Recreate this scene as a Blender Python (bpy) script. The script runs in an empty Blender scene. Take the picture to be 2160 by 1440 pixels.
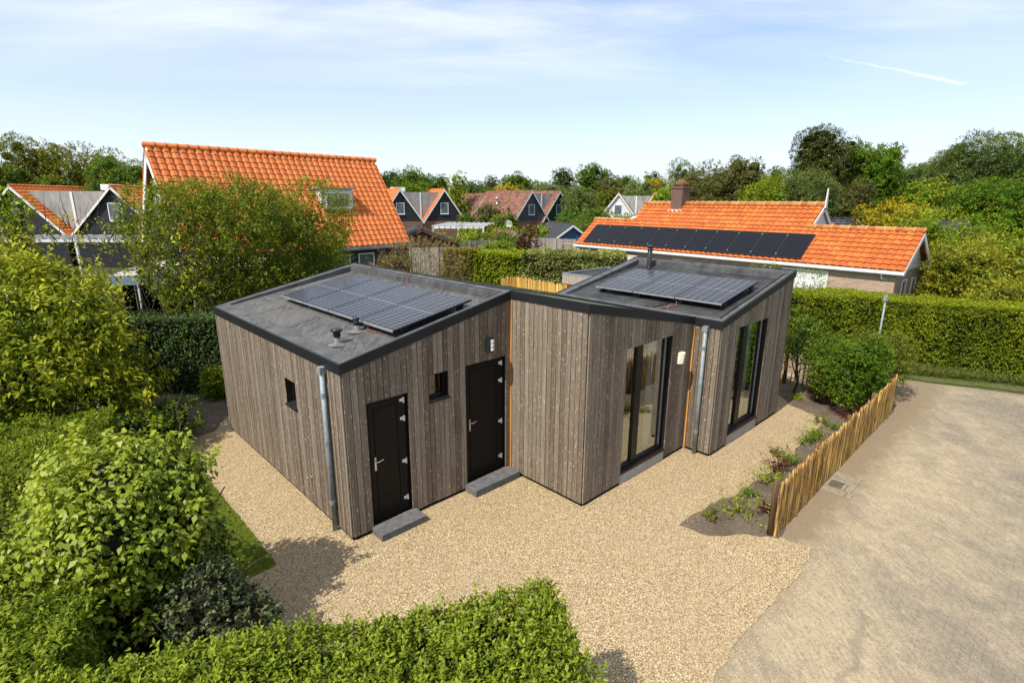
import bpy, math, random
import numpy as np
from mathutils import Vector, Matrix
R_ = math.radians
# ------------------------------------------------------------------ camera, sky, sun, exposure
scene = bpy.context.scene
C = scene.collection
CAMH = 5.5
FPX = 1138.973; PITCH = math.atan((720 - 424.37) / FPX); ROLL = 0.004
_fw = np.array([0, math.cos(PITCH), -math.sin(PITCH)]); _up0 = np.array([0, math.sin(PITCH), math.cos(PITCH)]); _rt0 = np.array([1.0, 0, 0])
_rt = math.cos(ROLL) * _rt0 + math.sin(ROLL) * _up0; _up = math.cos(ROLL) * _up0 - math.sin(ROLL) * _rt0
cam = bpy.data.cameras.new('camera'); cam_o = bpy.data.objects.new('camera', cam); C.objects.link(cam_o)
cam.sensor_width = 36; cam.sensor_fit = 'HORIZONTAL'; cam.lens = 36 * FPX / 2160
cam.clip_start = 0.1; cam.clip_end = 3000
cam_o.matrix_world = Matrix(((_rt[0], _up[0], -_fw[0], 0), (_rt[1], _up[1], -_fw[1], 0), (_rt[2], _up[2], -_fw[2], CAMH), (0, 0, 0, 1)))
scene.camera = cam_o
scene.view_settings.view_transform = 'Standard'; scene.view_settings.look = 'None'
scene.view_settings.gamma = 1; scene.view_settings.exposure = 0.42
scene.cycles.max_bounces = 6; scene.cycles.diffuse_bounces = 3; scene.cycles.transparent_max_bounces = 6
scene.cycles.use_denoising = True; scene.cycles.sample_clamp_indirect = 6

SUN_DIR = 46.0       # direction (degrees, world xy) in which the light travels
SUN_EL = 52.0
L = Vector((math.cos(R_(SUN_DIR)) * math.cos(R_(SUN_EL)), math.sin(R_(SUN_DIR)) * math.cos(R_(SUN_EL)), -math.sin(R_(SUN_EL))))
sun = bpy.data.lights.new('sun', 'SUN'); sun.energy = 4.6; sun.angle = R_(0.5); sun.color = (1.0, 0.93, 0.83)
sun_o = bpy.data.objects.new('sun', sun); C.objects.link(sun_o)
sun_o.rotation_euler = L.to_track_quat('-Z', 'Y').to_euler(); sun_o.location = (-30, -30, 60)

w = bpy.data.worlds.new('World'); scene.world = w; w.use_nodes = True
nt = w.node_tree; nt.nodes.clear()
def wn(t, **k):
    n = nt.nodes.new(t)
    for a, b in k.items(): setattr(n, a, b)
    return n
def wl(a, b): nt.links.new(a, b)
sky = wn('ShaderNodeTexSky', sky_type='NISHITA', sun_disc=False)
sky.sun_elevation = R_(SUN_EL); sky.sun_rotation = R_(90 - (SUN_DIR + 180)) % (2 * math.pi)
sky.air_density = 1.0; sky.dust_density = 0.6; sky.ozone_density = 1.6; sky.altitude = 0
tc = wn('ShaderNodeTexCoord'); sep = wn('ShaderNodeSeparateXYZ'); wl(tc.outputs['Generated'], sep.inputs[0])
def wmath(op, a, b=None):
    n = wn('ShaderNodeMath', operation=op)
    for i, x in enumerate((a, b)):
        if x is None: continue
        if isinstance(x, (int, float)): n.inputs[i].default_value = x
        else: wl(x, n.inputs[i])
    return n.outputs[0]
zz = wmath('ADD', wmath('MAXIMUM', sep.outputs[2], 0.0), 0.12)
px = wmath('DIVIDE', sep.outputs[0], zz); py = wmath('DIVIDE', sep.outputs[1], zz)
cmb = wn('ShaderNodeCombineXYZ'); wl(px, cmb.inputs[0]); wl(py, cmb.inputs[1])
mp = wn('ShaderNodeMapping'); wl(cmb.outputs[0], mp.inputs[0]); mp.inputs['Rotation'].default_value = (0, 0, R_(20)); mp.inputs['Scale'].default_value = (0.34, 1.1, 1); mp.inputs['Location'].default_value = (0.2, 0.75, 0)
n1 = wn('ShaderNodeTexNoise'); n1.inputs['Scale'].default_value = 0.8; n1.inputs['Detail'].default_value = 8; n1.inputs['Roughness'].default_value = 0.52; n1.inputs['Distortion'].default_value = 0.5
wl(mp.outputs[0], n1.inputs['Vector'])
mp2 = wn('ShaderNodeMapping'); wl(cmb.outputs[0], mp2.inputs[0]); mp2.inputs['Rotation'].default_value = (0, 0, R_(-12)); mp2.inputs['Scale'].default_value = (0.5, 2.2, 1)
n2 = wn('ShaderNodeTexNoise'); n2.inputs['Scale'].default_value = 0.9; n2.inputs['Detail'].default_value = 9; n2.inputs['Roughness'].default_value = 0.62; n2.inputs['Distortion'].default_value = 1.2
wl(mp2.outputs[0], n2.inputs['Vector'])
r1 = wn('ShaderNodeValToRGB'); r1.color_ramp.elements[0].position = 0.45; r1.color_ramp.elements[1].position = 0.63
r2 = wn('ShaderNodeValToRGB'); r2.color_ramp.elements[0].position = 0.40; r2.color_ramp.elements[1].position = 0.85
wl(n1.outputs[0], r1.inputs[0]); wl(n2.outputs[0], r2.inputs[0])
# high cirrus sheet, denser overhead and thinning to veil near the horizon
hi = wn('ShaderNodeMapRange'); wl(sep.outputs[2], hi.inputs[0]); hi.inputs[1].default_value = 0.15; hi.inputs[2].default_value = 0.33; hi.inputs[3].default_value = 0.0; hi.inputs[4].default_value = 1.0
hz = wn('ShaderNodeMapRange'); wl(sep.outputs[2], hz.inputs[0]); hz.inputs[1].default_value = 0.0; hz.inputs[2].default_value = 0.22; hz.inputs[3].default_value = 0.78; hz.inputs[4].default_value = 0.26
cl = wmath('MULTIPLY', wmath('ADD', r1.outputs[0], wmath('MULTIPLY', r2.outputs[0], 0.55)), hi.outputs[0])
cl = wmath('ADD', cl, hz.outputs[0])
# one short aircraft trail high on the right, a line on the cloud plane
def wdir(u, v):
    d = (u - 1080) / FPX * _rt - (v - 720) / FPX * _up + _fw; d = d / np.linalg.norm(d); z_ = max(d[2], 0) + .12; return d[0] / z_, d[1] / z_
c0 = wdir(1690, 108); c1 = wdir(2035, 178); cdx, cdy = c1[0] - c0[0], c1[1] - c0[1]; cl2 = math.hypot(cdx, cdy); cdx /= cl2; cdy /= cl2
nz = wn('ShaderNodeTexNoise'); nz.inputs['Scale'].default_value = 9; nz.inputs['Detail'].default_value = 6; wl(cmb.outputs[0], nz.inputs['Vector'])
rx = wmath('SUBTRACT', px, c0[0]); ry = wmath('SUBTRACT', py, c0[1])
al = wmath('DIVIDE', wmath('ADD', wmath('MULTIPLY', rx, cdx), wmath('MULTIPLY', ry, cdy)), cl2)
pe = wmath('ABSOLUTE', wmath('ADD', wmath('SUBTRACT', wmath('MULTIPLY', rx, cdy), wmath('MULTIPLY', ry, cdx)), wmath('MULTIPLY', wmath('SUBTRACT', nz.outputs[0], 0.5), 0.05)))
wd = wmath('ADD', wmath('MULTIPLY', al, 0.020), 0.006)
ln = wmath('MAXIMUM', wmath('SUBTRACT', 1.0, wmath('DIVIDE', pe, wd)), 0.0)
on = wmath('MULTIPLY', wmath('GREATER_THAN', al, 0.0), wmath('LESS_THAN', al, 1.0))
tr_ = wmath('MULTIPLY', wmath('MULTIPLY', ln, on), wmath('MULTIPLY', wmath('ADD', wmath('MULTIPLY', al, 0.9), 0.15), wmath('ADD', wmath('MULTIPLY', nz.outputs[0], 1.4), -0.05)))
cl = wmath('MINIMUM', wmath('ADD', cl, wmath('MULTIPLY', tr_, 0.9)), 0.95)
bg1 = wn('ShaderNodeBackground'); bg2 = wn('ShaderNodeBackground'); mixb = wn('ShaderNodeMixShader'); wo = wn('ShaderNodeOutputWorld')
tnt = wn('ShaderNodeMix', data_type='RGBA', blend_type='MULTIPLY'); tnt.inputs[0].default_value = 1.0
wl(sky.outputs[0], tnt.inputs[6]); tnt.inputs[7].default_value = (0.88, 0.97, 1.12, 1)
wl(tnt.outputs[2], bg1.inputs[0]); bg1.inputs[1].default_value = 0.125
bg2.inputs[0].default_value = (0.86, 0.92, 1.0, 1); bg2.inputs[1].default_value = 0.90
wl(cl, mixb.inputs[0]); wl(bg1.outputs[0], mixb.inputs[1]); wl(bg2.outputs[0], mixb.inputs[2]); wl(mixb.outputs[0], wo.inputs[0])

# ------------------------------------------------------------------ helpers
def ray(u, v): return (u - 1080) / FPX * _rt - (v - 720) / FPX * _up + _fw
def G(u, v, z=0.0):                       # surveyed point at height z
    d = ray(u, v); t = (z - CAMH) / d[2]; p = np.array([0, 0, CAMH]) + t * d
    return float(p[0]), float(p[1])
def D(u, v, Y):                           # surveyed point at depth Y
    d = ray(u, v); p = np.array([0, 0, CAMH]) + Y / d[1] * d
    return float(p[0]), float(p[1]), float(p[2])
def tag(o, label=None, cat=None, group=None, kind=None):
    if label: o['label'] = label
    if cat: o['category'] = cat
    if group: o['group'] = group
    if kind: o['kind'] = kind
    return o
def thing(name, label, cat, loc=(0, 0, 0), group=None):
    o = bpy.data.objects.new(name, None); C.objects.link(o); o.location = loc; o.empty_display_size = 0.1
    return tag(o, label, cat, group)
def wloc(p):
    v = Vector((0, 0, 0))
    while p is not None: v += p.location; p = p.parent
    return v
def A3(p): return np.array([float(p[0]), float(p[1]), float(p[2]) if len(p) > 2 else 0.0])
def auto_uv(V, faces):
    out = []
    for f in faces:
        P = V[list(f)]
        n = np.cross(P[1] - P[0], P[2] - P[0])
        if len(f) > 3: n = n + np.cross(P[2] - P[0], P[3] - P[0])
        l = np.linalg.norm(n); n = n / l if l > 1e-12 else np.array([0, 0, 1.0])
        if abs(n[2]) > 0.95: t = np.array([1.0, 0, 0]); b = np.array([0, 1.0, 0])
        else:
            t = np.cross([0, 0, 1.0], n); t /= np.linalg.norm(t); b = np.cross(n, t)
            if abs(t[0]) > abs(t[1]):
                if t[0] < 0: t = -t
            elif t[1] < 0: t = -t
            if b[2] < 0: b = -b
        out.append(np.stack([P @ t, P @ b], 1))
    return np.concatenate(out)
class MB:
    def __init__(s): s.v = []; s.f = []; s.t = []; s.uv = None
    def add(s, verts, faces, tint=0.5):
        b = len(s.v); s.v += [A3(p) for p in verts]; s.f += [tuple(b + i for i in f) for f in faces]
        s.t += [tint] * len(faces) if not isinstance(tint, (list, tuple)) else list(tint)
        return s
    def box(s, o, a, b, c, tint=0.5):       # corner o, edge vectors a b c
        o, a, b, c = map(A3, (o, a, b, c))
        if np.dot(np.cross(a, b), c) < 0: a, b = b, a
        V = [o, o + a, o + a + b, o + b, o + c, o + a + c, o + a + b + c, o + b + c]
        return s.add(V, [(0, 3, 2, 1), (4, 5, 6, 7), (0, 1, 5, 4), (1, 2, 6, 5), (2, 3, 7, 6), (3, 0, 4, 7)], tint)
    def cbox(s, c, sx, sy, sz, rz=0.0, tint=0.5):   # centre xy, base z
        ca, sa = math.cos(rz), math.sin(rz); a = np.array([ca * sx, sa * sx, 0]); b = np.array([-sa * sy, ca * sy, 0])
        return s.box(A3(c) - a / 2 - b / 2, a, b, (0, 0, sz), tint)
    def prism(s, bot, top, tint=0.5):       # two matching polygons
        n = len(bot); F = [tuple(range(n))[::-1], tuple(range(n, 2 * n))] + [(i, (i + 1) % n, n + (i + 1) % n, n + i) for i in range(n)]
        return s.add(list(bot) + list(top), F, tint)
    def quad(s, a, b, c, d, tint=0.5): return s.add([a, b, c, d], [(0, 1, 2, 3)], tint)
    def tube(s, pts, rad, n=8, tint=0.5, cap=True):
        pts = [A3(p) for p in pts]
        if not isinstance(rad, (list, tuple)): rad = [rad] * len(pts)
        V = []; up = np.array([0.13, 0.21, 0.97])
        for i, p in enumerate(pts):
            d = pts[min(i + 1, len(pts) - 1)] - pts[max(i - 1, 0)]; d = d / (np.linalg.norm(d) + 1e-9)
            x = np.cross(d, up)
            if np.linalg.norm(x) < 0.15: x = np.cross(d, [1.0, 0, 0])
            x /= np.linalg.norm(x); y = np.cross(d, x)
            for k in range(n):
                a = 2 * math.pi * k / n; V.append(p + rad[i] * (math.cos(a) * x + math.sin(a) * y))
        F = []
        for i in range(len(pts) - 1):
            for k in range(n):
                F.append((i * n + k, i * n + (k + 1) % n, (i + 1) * n + (k + 1) % n, (i + 1) * n + k))
        if cap: F += [tuple(range(n))[::-1], tuple(range((len(pts) - 1) * n, len(pts) * n))]
        return s.add(V, F, tint)
    def lathe(s, c, prof, n=20, tint=0.5):   # prof list of (r, z), around vertical axis at c
        V = []; F = []
        for r, z in prof:
            for k in range(n): a = 2 * math.pi * k / n; V.append(A3(c) + np.array([r * math.cos(a), r * math.sin(a), z]))
        for i in range(len(prof) - 1):
            for k in range(n): F.append((i * n + k, i * n + (k + 1) % n, (i + 1) * n + (k + 1) % n, (i + 1) * n + k))
        F += [tuple(range(n))[::-1], tuple(range((len(prof) - 1) * n, len(prof) * n))]
        return s.add(V, F, tint)
    def build(s, name, mat, parent=None, smooth=False):
        return mesh_obj(name, np.array(s.v), s.f, mat, parent, np.array(s.t, dtype=np.float32), smooth, s.uv)
def mesh_obj(name, V, F, mat, parent=None, tint=None, smooth=False, uv=None):
    me = bpy.data.meshes.new(name)
    if parent is not None: V = V - np.array(wloc(parent))
    me.from_pydata(V.tolist(), [], F)
    if mat: me.materials.append(mat)
    if tint is not None:
        at = me.attributes.new('tint', 'FLOAT', 'FACE'); at.data.foreach_set('value', np.asarray(tint, dtype=np.float32))
    if len(F) < 60000:
        ul = me.uv_layers.new(name='UVMap')
        W = auto_uv(V + (np.array(wloc(parent)) if parent is not None else 0), F) if uv is None else uv
        ul.data.foreach_set('uv', np.asarray(W, dtype=np.float32).ravel())
    if smooth: me.polygons.foreach_set('use_smooth', [True] * len(me.polygons))
    me.update()
    o = bpy.data.objects.new(name, me); C.objects.link(o)
    if parent is not None: o.parent = parent
    return o
def quad_mesh(name, V, tint, mat, parent=None):       # V: (n,4,3) fast leaf quads
    n = len(V); me = bpy.data.meshes.new(name)
    P = V.reshape(-1, 3)
    if parent is not None: P = P - np.array(wloc(parent))
    me.vertices.add(n * 4); me.vertices.foreach_set('co', P.astype(np.float32).ravel())
    me.loops.add(n * 4); me.loops.foreach_set('vertex_index', np.arange(n * 4, dtype=np.int32))
    me.polygons.add(n); me.polygons.foreach_set('loop_start', np.arange(0, n * 4, 4, dtype=np.int32)); me.polygons.foreach_set('loop_total', np.full(n, 4, dtype=np.int32))
    at = me.attributes.new('tint', 'FLOAT', 'FACE'); at.data.foreach_set('value', np.clip(tint, 0, 1).astype(np.float32))
    me.materials.append(mat); me.update(calc_edges=True)
    o = bpy.data.objects.new(name, me); C.objects.link(o)
    if parent is not None: o.parent = parent
    return o
def kids(o): return [c for c in bpy.data.objects if c.parent == o]
def copy_tree(o, parent=None, ch=None):
    c = o.copy(); C.objects.link(c)
    if parent is not None: c.parent = parent
    for k in kids(o): copy_tree(k, c)
    return c

# ------------------------------------------------------------------ materials
class NT:
    def __init__(s, m): s.m = m; s.t = m.node_tree; s.n = s.t.nodes; s.n.clear(); s.out = s.n.new('ShaderNodeOutputMaterial'); s.b = s.n.new('ShaderNodeBsdfPrincipled'); s.t.links.new(s.b.outputs[0], s.out.inputs[0])
    def new(s, t, **k):
        n = s.n.new(t)
        for a, b in k.items(): setattr(n, a, b)
        return n
    def put(s, i, v):
        if v is None: return
        if isinstance(v, bpy.types.NodeSocket): s.t.links.new(v, i)
        else: i.default_value = v
    def math(s, op, a, b=None, c=None, clamp=False):
        n = s.new('ShaderNodeMath', operation=op); n.use_clamp = clamp
        for i, x in enumerate((a, b, c)): s.put(n.inputs[i], x)
        return n.outputs[0]
    def mix(s, f, a, b, mode='MIX'):
        n = s.new('ShaderNodeMix', data_type='RGBA', blend_type=mode)
        s.put(n.inputs[0], f); s.put(n.inputs[6], c4(a)); s.put(n.inputs[7], c4(b)); return n.outputs[2]
    def ramp(s, f, *st):
        n = s.new('ShaderNodeValToRGB'); s.put(n.inputs[0], f); e = n.color_ramp.elements
        while len(e) < len(st): e.new(0.5)
        for i, (p, c) in enumerate(st): e[i].position = p; e[i].color = c4(c) if not isinstance(c, (int, float)) else (c, c, c, 1)
        return n.outputs[0]
    def coord(s, kind='Object', scale=(1, 1, 1), rot=(0, 0, 0)):
        a = s.new('ShaderNodeTexCoord').outputs[kind]
        m = s.new('ShaderNodeMapping'); s.t.links.new(a, m.inputs[0]); m.inputs['Scale'].default_value = scale; m.inputs['Rotation'].default_value = rot
        return m.outputs[0]
    def noise(s, v, scale, detail=4, rough=0.55, dist=0.0):
        n = s.new('ShaderNodeTexNoise'); s.put(n.inputs['Vector'], v); n.inputs['Scale'].default_value = scale; n.inputs['Detail'].default_value = detail; n.inputs['Roughness'].default_value = rough; n.inputs['Distortion'].default_value = dist
        return n.outputs[0]
    def voro(s, v, scale, feature='F1', out='Distance'):
        n = s.new('ShaderNodeTexVoronoi', feature=feature); s.put(n.inputs['Vector'], v); n.inputs['Scale'].default_value = scale
        return n.outputs[out]
    def attr(s, name='tint'):
        n = s.new('ShaderNodeAttribute', attribute_name=name); return n.outputs['Fac']
    def bump(s, h, strength=0.3, dist=0.01):
        n = s.new('ShaderNodeBump'); n.inputs['Strength'].default_value = strength; n.inputs['Distance'].default_value = dist; s.put(n.inputs['Height'], h)
        s.t.links.new(n.outputs[0], s.b.inputs['Normal']); return n
    def set(s, color=None, rough=None, spec=None, metal=None):
        s.put(s.b.inputs['Base Color'], c4(color) if color is not None else None); s.put(s.b.inputs['Roughness'], rough)
        s.put(s.b.inputs['Specular IOR Level'], spec); s.put(s.b.inputs['Metallic'], metal)
def c4(c):
    if isinstance(c, (tuple, list)) and len(c) == 3: return (c[0], c[1], c[2], 1)
    return c
def newmat(name):
    m = bpy.data.materials.new(name); m.use_nodes = True; return m, NT(m)
def plain(name, col, rough=0.6, spec=0.3, metal=0.0, var=0.18, nscale=6.0, bump=0.0):
    m, t = newmat(name); o = t.coord('Object'); n = t.noise(o, nscale, 5, 0.6)
    t.set(t.mix(t.ramp(n, (0.3, 0.0), (0.7, 1.0)), tuple(c * (1 - var) for c in col), tuple(min(1, c * (1 + var)) for c in col)), rough, spec, metal)
    if bump: t.bump(t.noise(o, nscale * 8, 4), bump, 0.01)
    return m
def leafmat(name, dark, mid, light, trans=0.30, gloss=0.35, rough=0.5):
    m, t = newmat(name); a = t.attr()
    col = t.ramp(a, (0.0, dark), (0.5, mid), (1.0, light))
    t.set(col, rough, gloss)
    tr = t.new('ShaderNodeBsdfTranslucent'); t.put(tr.inputs[0], t.mix(1.0, col, (1.25, 1.15, 0.45), 'MULTIPLY'))
    mx = t.new('ShaderNodeMixShader'); mx.inputs[0].default_value = trans
    t.t.links.new(t.b.outputs[0], mx.inputs[1]); t.t.links.new(tr.outputs[0], mx.inputs[2]); t.t.links.new(mx.outputs[0], t.out.inputs[0])
    return m
M = {}
LEAF = {
 'elder': ((.050, .066, .009), (.175, .19, .016), (.31, .315, .028)),
 'leafy': ((.028, .050, .007), (.092, .135, .012), (.22, .26, .026)),
 'pine': ((.012, .020, .006), (.040, .055, .010), (.10, .115, .022)),  # dark, mid, light
 'privet': ((.036, .062, .007), (.125, .178, .012), (.28, .345, .028)),
 'round': ((.045, .080, .006), (.170, .232, .011), (.34, .39, .028)),
 'holly': ((.018, .032, .012), (.048, .070, .022), (.14, .15, .05)),
 'yellowshrub': ((.030, .066, .007), (.150, .205, .012), (.44, .44, .028)),
 'olive': ((.030, .048, .008), (.100, .125, .014), (.21, .225, .028)),
 'laurel': ((.018, .038, .010), (.045, .085, .015), (.12, .18, .03)),
 'thuja': ((.026, .050, .004), (.115, .162, .008), (.25, .30, .014)),
 'dark': ((.018, .032, .010), (.046, .072, .018), (.10, .13, .030)),
 'green': ((.026, .052, .008), (.076, .130, .015), (.16, .22, .026)),
 'bright': ((.030, .070, .006), (.085, .155, .010), (.17, .24, .020)),
 'lime': ((.045, .085, .007), (.155, .215, .012), (.30, .36, .026)),
 'gold': ((.07, .068, .008), (.31, .255, .014), (.56, .43, .022)),
 'grey': ((.038, .062, .018), (.10, .145, .038), (.20, .25, .075)),
 'bronze': ((.040, .044, .014), (.100, .105, .028), (.18, .175, .050)),
 'burgundy': ((.022, .008, .010), (.06, .014, .018), (.12, .03, .03)),
 'dry': ((.10, .075, .03), (.24, .19, .08), (.36, .30, .14)),
 'beech': ((.055, .050, .012), (.14, .13, .022), (.26, .21, .035)),
 'varieg': ((.040, .060, .012), (.15, .18, .045), (.36, .38, .14)),
 'grassy': ((.035, .055, .012), (.10, .13, .020), (.24, .24, .06)),
}
for k, (a, b, c) in LEAF.items(): M['leaf_' + k] = leafmat('leaf_' + k, a, b, c, trans=0.16 if k in ('holly', 'dark', 'pine', 'laurel') else 0.30, gloss=.35 if k in ('holly', 'laurel', 'round') else .12)

for k, (a, b, c) in LEAF.items(): M['shade_' + k] = plain('crown_shade_' + k, tuple(x * 1.3 for x in a), .95, .05, var=.5, nscale=2.5)  # shade inside the crowns, put into a dark copy of each leaf colour
# bark / branches
m, t = newmat('bark'); o = t.coord('Object', (8, 8, 1.2)); n = t.noise(o, 3, 6, 0.6); t.set(t.ramp(n, (0.3, (.035, .028, .020)), (0.7, (.11, .09, .07))), 0.9, 0.1); t.bump(n, 0.6, 0.02); M['bark'] = m
m, t = newmat('twigs'); o = t.coord('Object', (1, 1, 1)); n = t.noise(o, 14, 6, 0.7); t.set(t.ramp(n, (0.35, (.008, .010, .005)), (0.7, (.035, .034, .016))), 0.95, 0.05); M['twigs'] = m  # near-black colour standing in for shade on the hedge and shrub cores
# weathered boards
m, t = newmat('weathered_boards'); o = t.coord('Object', (38, 38, 1.1)); g1 = t.noise(o, 1.0, 6, 0.65, 0.4); a = t.attr()
o2 = t.coord('Object', (1, 1, 1)); g2 = t.noise(o2, 1.3, 4, 0.6)
base = t.ramp(a, (0.0, (.125, .096, .068)), (0.4, (.185, .145, .104)), (0.75, (.235, .188, .138)), (1.0, (.29, .236, .175)))
base = t.mix(t.math('MULTIPLY', t.ramp(g1, (0.35, 1.0), (0.60, 0.0)), 0.55), base, (.058, .040, .028))
base = t.mix(t.math('MULTIPLY', t.ramp(g2, (0.45, 0.0), (0.75, 1.0)), 0.35), base, (.24, .21, .18))
kn = t.voro(t.coord('Object', (1.2, 1.2, 0.50)), 17); kn2 = t.noise(o2, 30, 4, 0.7)
kmask = t.math('MULTIPLY', t.ramp(kn, (0.06, 1.0), (0.34, 0.0)), t.ramp(kn2, (0.46, 0.0), (0.60, 1.0)))
st2 = t.noise(t.coord('Object', (70, 70, 5)), 1.0, 5, 0.7)
base = t.mix(t.math('MULTIPLY', t.ramp(st2, (0.54, 0.0), (0.70, 1.0)), 0.28), base, (.50, .42, .34))
base = t.mix(t.math('MULTIPLY', kmask, 0.85), base, (.66, .58, .48))
k3 = t.voro(t.coord('Object', (1.3, 1.3, 0.8), (0, 0, 0.6)), 6.0); base = t.mix(t.math('MULTIPLY', t.ramp(k3, (0.03, 1.0), (0.075, 0.0)), 0.8), base, (.035, .022, .015))
t.set(base, 0.85, 0.12); t.bump(g1, 0.35, 0.006); M['boards'] = m
m, t = newmat('fresh_boards'); o = t.coord('Object', (30, 30, 1.2)); g1 = t.noise(o, 1, 5, 0.6); t.set(t.ramp(g1, (0.3, (.36, .15, .035)), (0.7, (.62, .30, .085))), 0.7, 0.2); M['fresh'] = m
M['felt'] = plain('black_felt', (.012, .011, .010), 0.95, 0.05)
# roofing membrane
m, t = newmat('roof_membrane'); o = t.coord('Object', (1, 1, 1)); n = t.noise(t.coord('Object', (5.5, 1.2, 1), (0, 0, R_(-20))), 2.2, 8, 0.72, 0.8); n2 = t.noise(o, 40, 3, 0.6); n3 = t.noise(o, 0.7, 3, 0.5)
col = t.mix(t.ramp(n, (0.36, 0.0), (0.70, 1.0)), (.028, .029, .031), (.15, .145, .135)); col = t.mix(t.math('MULTIPLY', t.ramp(n2, (0.4, 0.0), (0.7, 1.0)), 0.35), col, (.10, .10, .10))
col = t.mix(t.math('MULTIPLY', t.ramp(n3, (0.5, 0.0), (0.68, 1.0)), 0.30), col, (.17, .16, .145))
t.set(col, 0.75, 0.25); t.bump(n2, 0.25, 0.004); M['membrane'] = m
m, t = newmat('clean_membrane'); o = t.coord('Object', (1, 1, 1)); n = t.noise(o, 2.0, 7, 0.65, 0.4); n2 = t.noise(o, 50, 3, 0.6)
t.set(t.mix(t.ramp(n, (0.38, 0.0), (0.8, 1.0)), (.022, .023, .025), (.085, .085, .085)), 0.72, 0.25); t.bump(n2, 0.2, 0.003); M['membrane2'] = m
m, t = newmat('parapet_membrane'); o = t.coord('Object', (1, 1, 1)); n = t.noise(o, 3.5, 8, 0.7, 0.5); n2 = t.noise(o, 16, 6, 0.75, 1.0)
col = t.mix(t.ramp(n, (0.35, 0.0), (0.7, 1.0)), (.045, .046, .048), (.12, .12, .12)); col = t.mix(t.math('MULTIPLY', t.ramp(n2, (0.60, 0.0), (0.75, 1.0)), 0.55), col, (.33, .31, .28))
t.set(col, 0.7, 0.3); M['parapet'] = m
m, t = newmat('mossy_membrane'); o = t.coord('Object', (1, 1, 1)); n = t.noise(o, 2.5, 8, 0.7, 0.5); t.set(t.ramp(n, (0.35, (.05, .05, .045)), (0.55, (.09, .11, .06)), (0.75, (.20, .19, .15))), 0.8, 0.2); M['mossy'] = m
M['black_metal'] = plain('black_metal', (.012, .0125, .014), 0.5, 0.3, var=0.25, nscale=2)
M['dark_door'] = plain('door_paint', (.0065, .0045, .004), 0.55, 0.22, var=0.2)
M['frame'] = plain('dark_window_frame', (.012, .008, .007), 0.45, 0.35)
m, t = newmat('zinc'); o = t.coord('Object', (1, 1, 1)); n = t.noise(o, 9, 6, 0.7, 0.6); t.set(t.ramp(n, (0.3, (.17, .20, .215)), (0.75, (.33, .37, .39))), 0.6, 0.4, 0.25); M['zinc'] = m
M['steel'] = plain('brushed_steel', (.62, .61, .58), 0.3, 0.5, 0.8)
M['white'] = plain('white_paint', (.72, .72, .70), 0.5, 0.4, var=0.06)
M['offwhite'] = plain('off_white_paint', (.60, .60, .57), 0.6, 0.3, var=0.10, nscale=2)
M['cream'] = plain('cream_plastic', (.74, .71, .52), 0.5, 0.3, var=0.05)
M['opal'] = plain('opal_plastic', (.78, .78, .76), 0.3, 0.5, var=0.03)
M['concrete'] = plain('dark_concrete', (.115, .115, .115), 0.85, 0.2, var=0.3, nscale=9, bump=0.25)
M['plinth'] = plain('concrete_plinth', (.34, .33, .31), 0.85, 0.2, var=0.15, nscale=8)
M['lead'] = plain('lead_flashing', (.13, .13, .135), 0.6, 0.4, var=0.35, nscale=14)
M['plastic'] = plain('black_plastic', (.016, .016, .017), 0.3, 0.5)
M['red_cable'] = plain('red_cable', (.26, .035, .02), 0.5, 0.3)
M['pink_cable'] = plain('faded_cable', (.30, .13, .10), 0.6, 0.3)
M['curtain'] = plain('curtain_fabric', (.70, .74, .70), 0.9, 0.1, var=0.05)
M['floor_in'] = plain('timber_floor', (.25, .20, .15), 0.6, 0.3)
# glass
def glassmat(name, tint=(.75, .85, .80), refl=0.30, rough=0.0):
    m, t = newmat(name)
    gl = t.new('ShaderNodeBsdfGlossy'); gl.inputs['Color'].default_value = (.9, .95, .93, 1); gl.inputs['Roughness'].default_value = rough
    tr = t.new('ShaderNodeBsdfTransparent'); tr.inputs[0].default_value = c4(tint)
    lw = t.new('ShaderNodeLayerWeight'); lw.inputs[0].default_value = 0.35
    f = t.math('ADD', t.math('MULTIPLY', lw.outputs['Fresnel'], 0.75), refl, clamp=True)
    mx = t.new('ShaderNodeMixShader'); t.t.links.new(f, mx.inputs[0]); t.t.links.new(tr.outputs[0], mx.inputs[1]); t.t.links.new(gl.outputs[0], mx.inputs[2]); t.t.links.new(mx.outputs[0], t.out.inputs[0])
    return m
M['glass'] = glassmat('window_glass', (.78, .88, .82), 0.38)
M['glass_small'] = glassmat('small_window_glass', (.45, .50, .48), 0.10)
M['dark_glass'] = plain('far_window_glass', (.10, .13, .16), 0.08, 0.8, var=0.3, nscale=1.5)
# solar cells, from the panel's own UV (0..1)
def solar(name, cell, line, nx, ny, lw, mid):
    m, t = newmat(name); uv = t.new('ShaderNodeTexCoord').outputs['UV']; s = t.new('ShaderNodeSeparateXYZ'); t.t.links.new(uv, s.inputs[0])
    def grid(x, n, wd): f = t.math('FRACT', t.math('MULTIPLY', x, n)); return t.math('MAXIMUM', t.math('LESS_THAN', f, wd), t.math('GREATER_THAN', f, 1 - wd))
    gx = grid(s.outputs[0], nx, lw * nx * 1.0); gy = grid(s.outputs[1], ny, lw * ny * 0.55)
    md = t.math('LESS_THAN', t.math('ABSOLUTE', t.math('SUBTRACT', s.outputs[1], 0.5)), mid)
    g = t.math('MAXIMUM', t.math('MAXIMUM', gx, gy), md)
    n = t.noise(uv, 3, 3); c = t.mix(n, cell, tuple(x * 1.5 for x in cell))
    t.set(t.mix(g, c, line), 0.18, 0.12); t.b.inputs['Coat Weight'].default_value = 0.0; t.b.inputs['Coat Roughness'].default_value = 0.03
    return m
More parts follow.
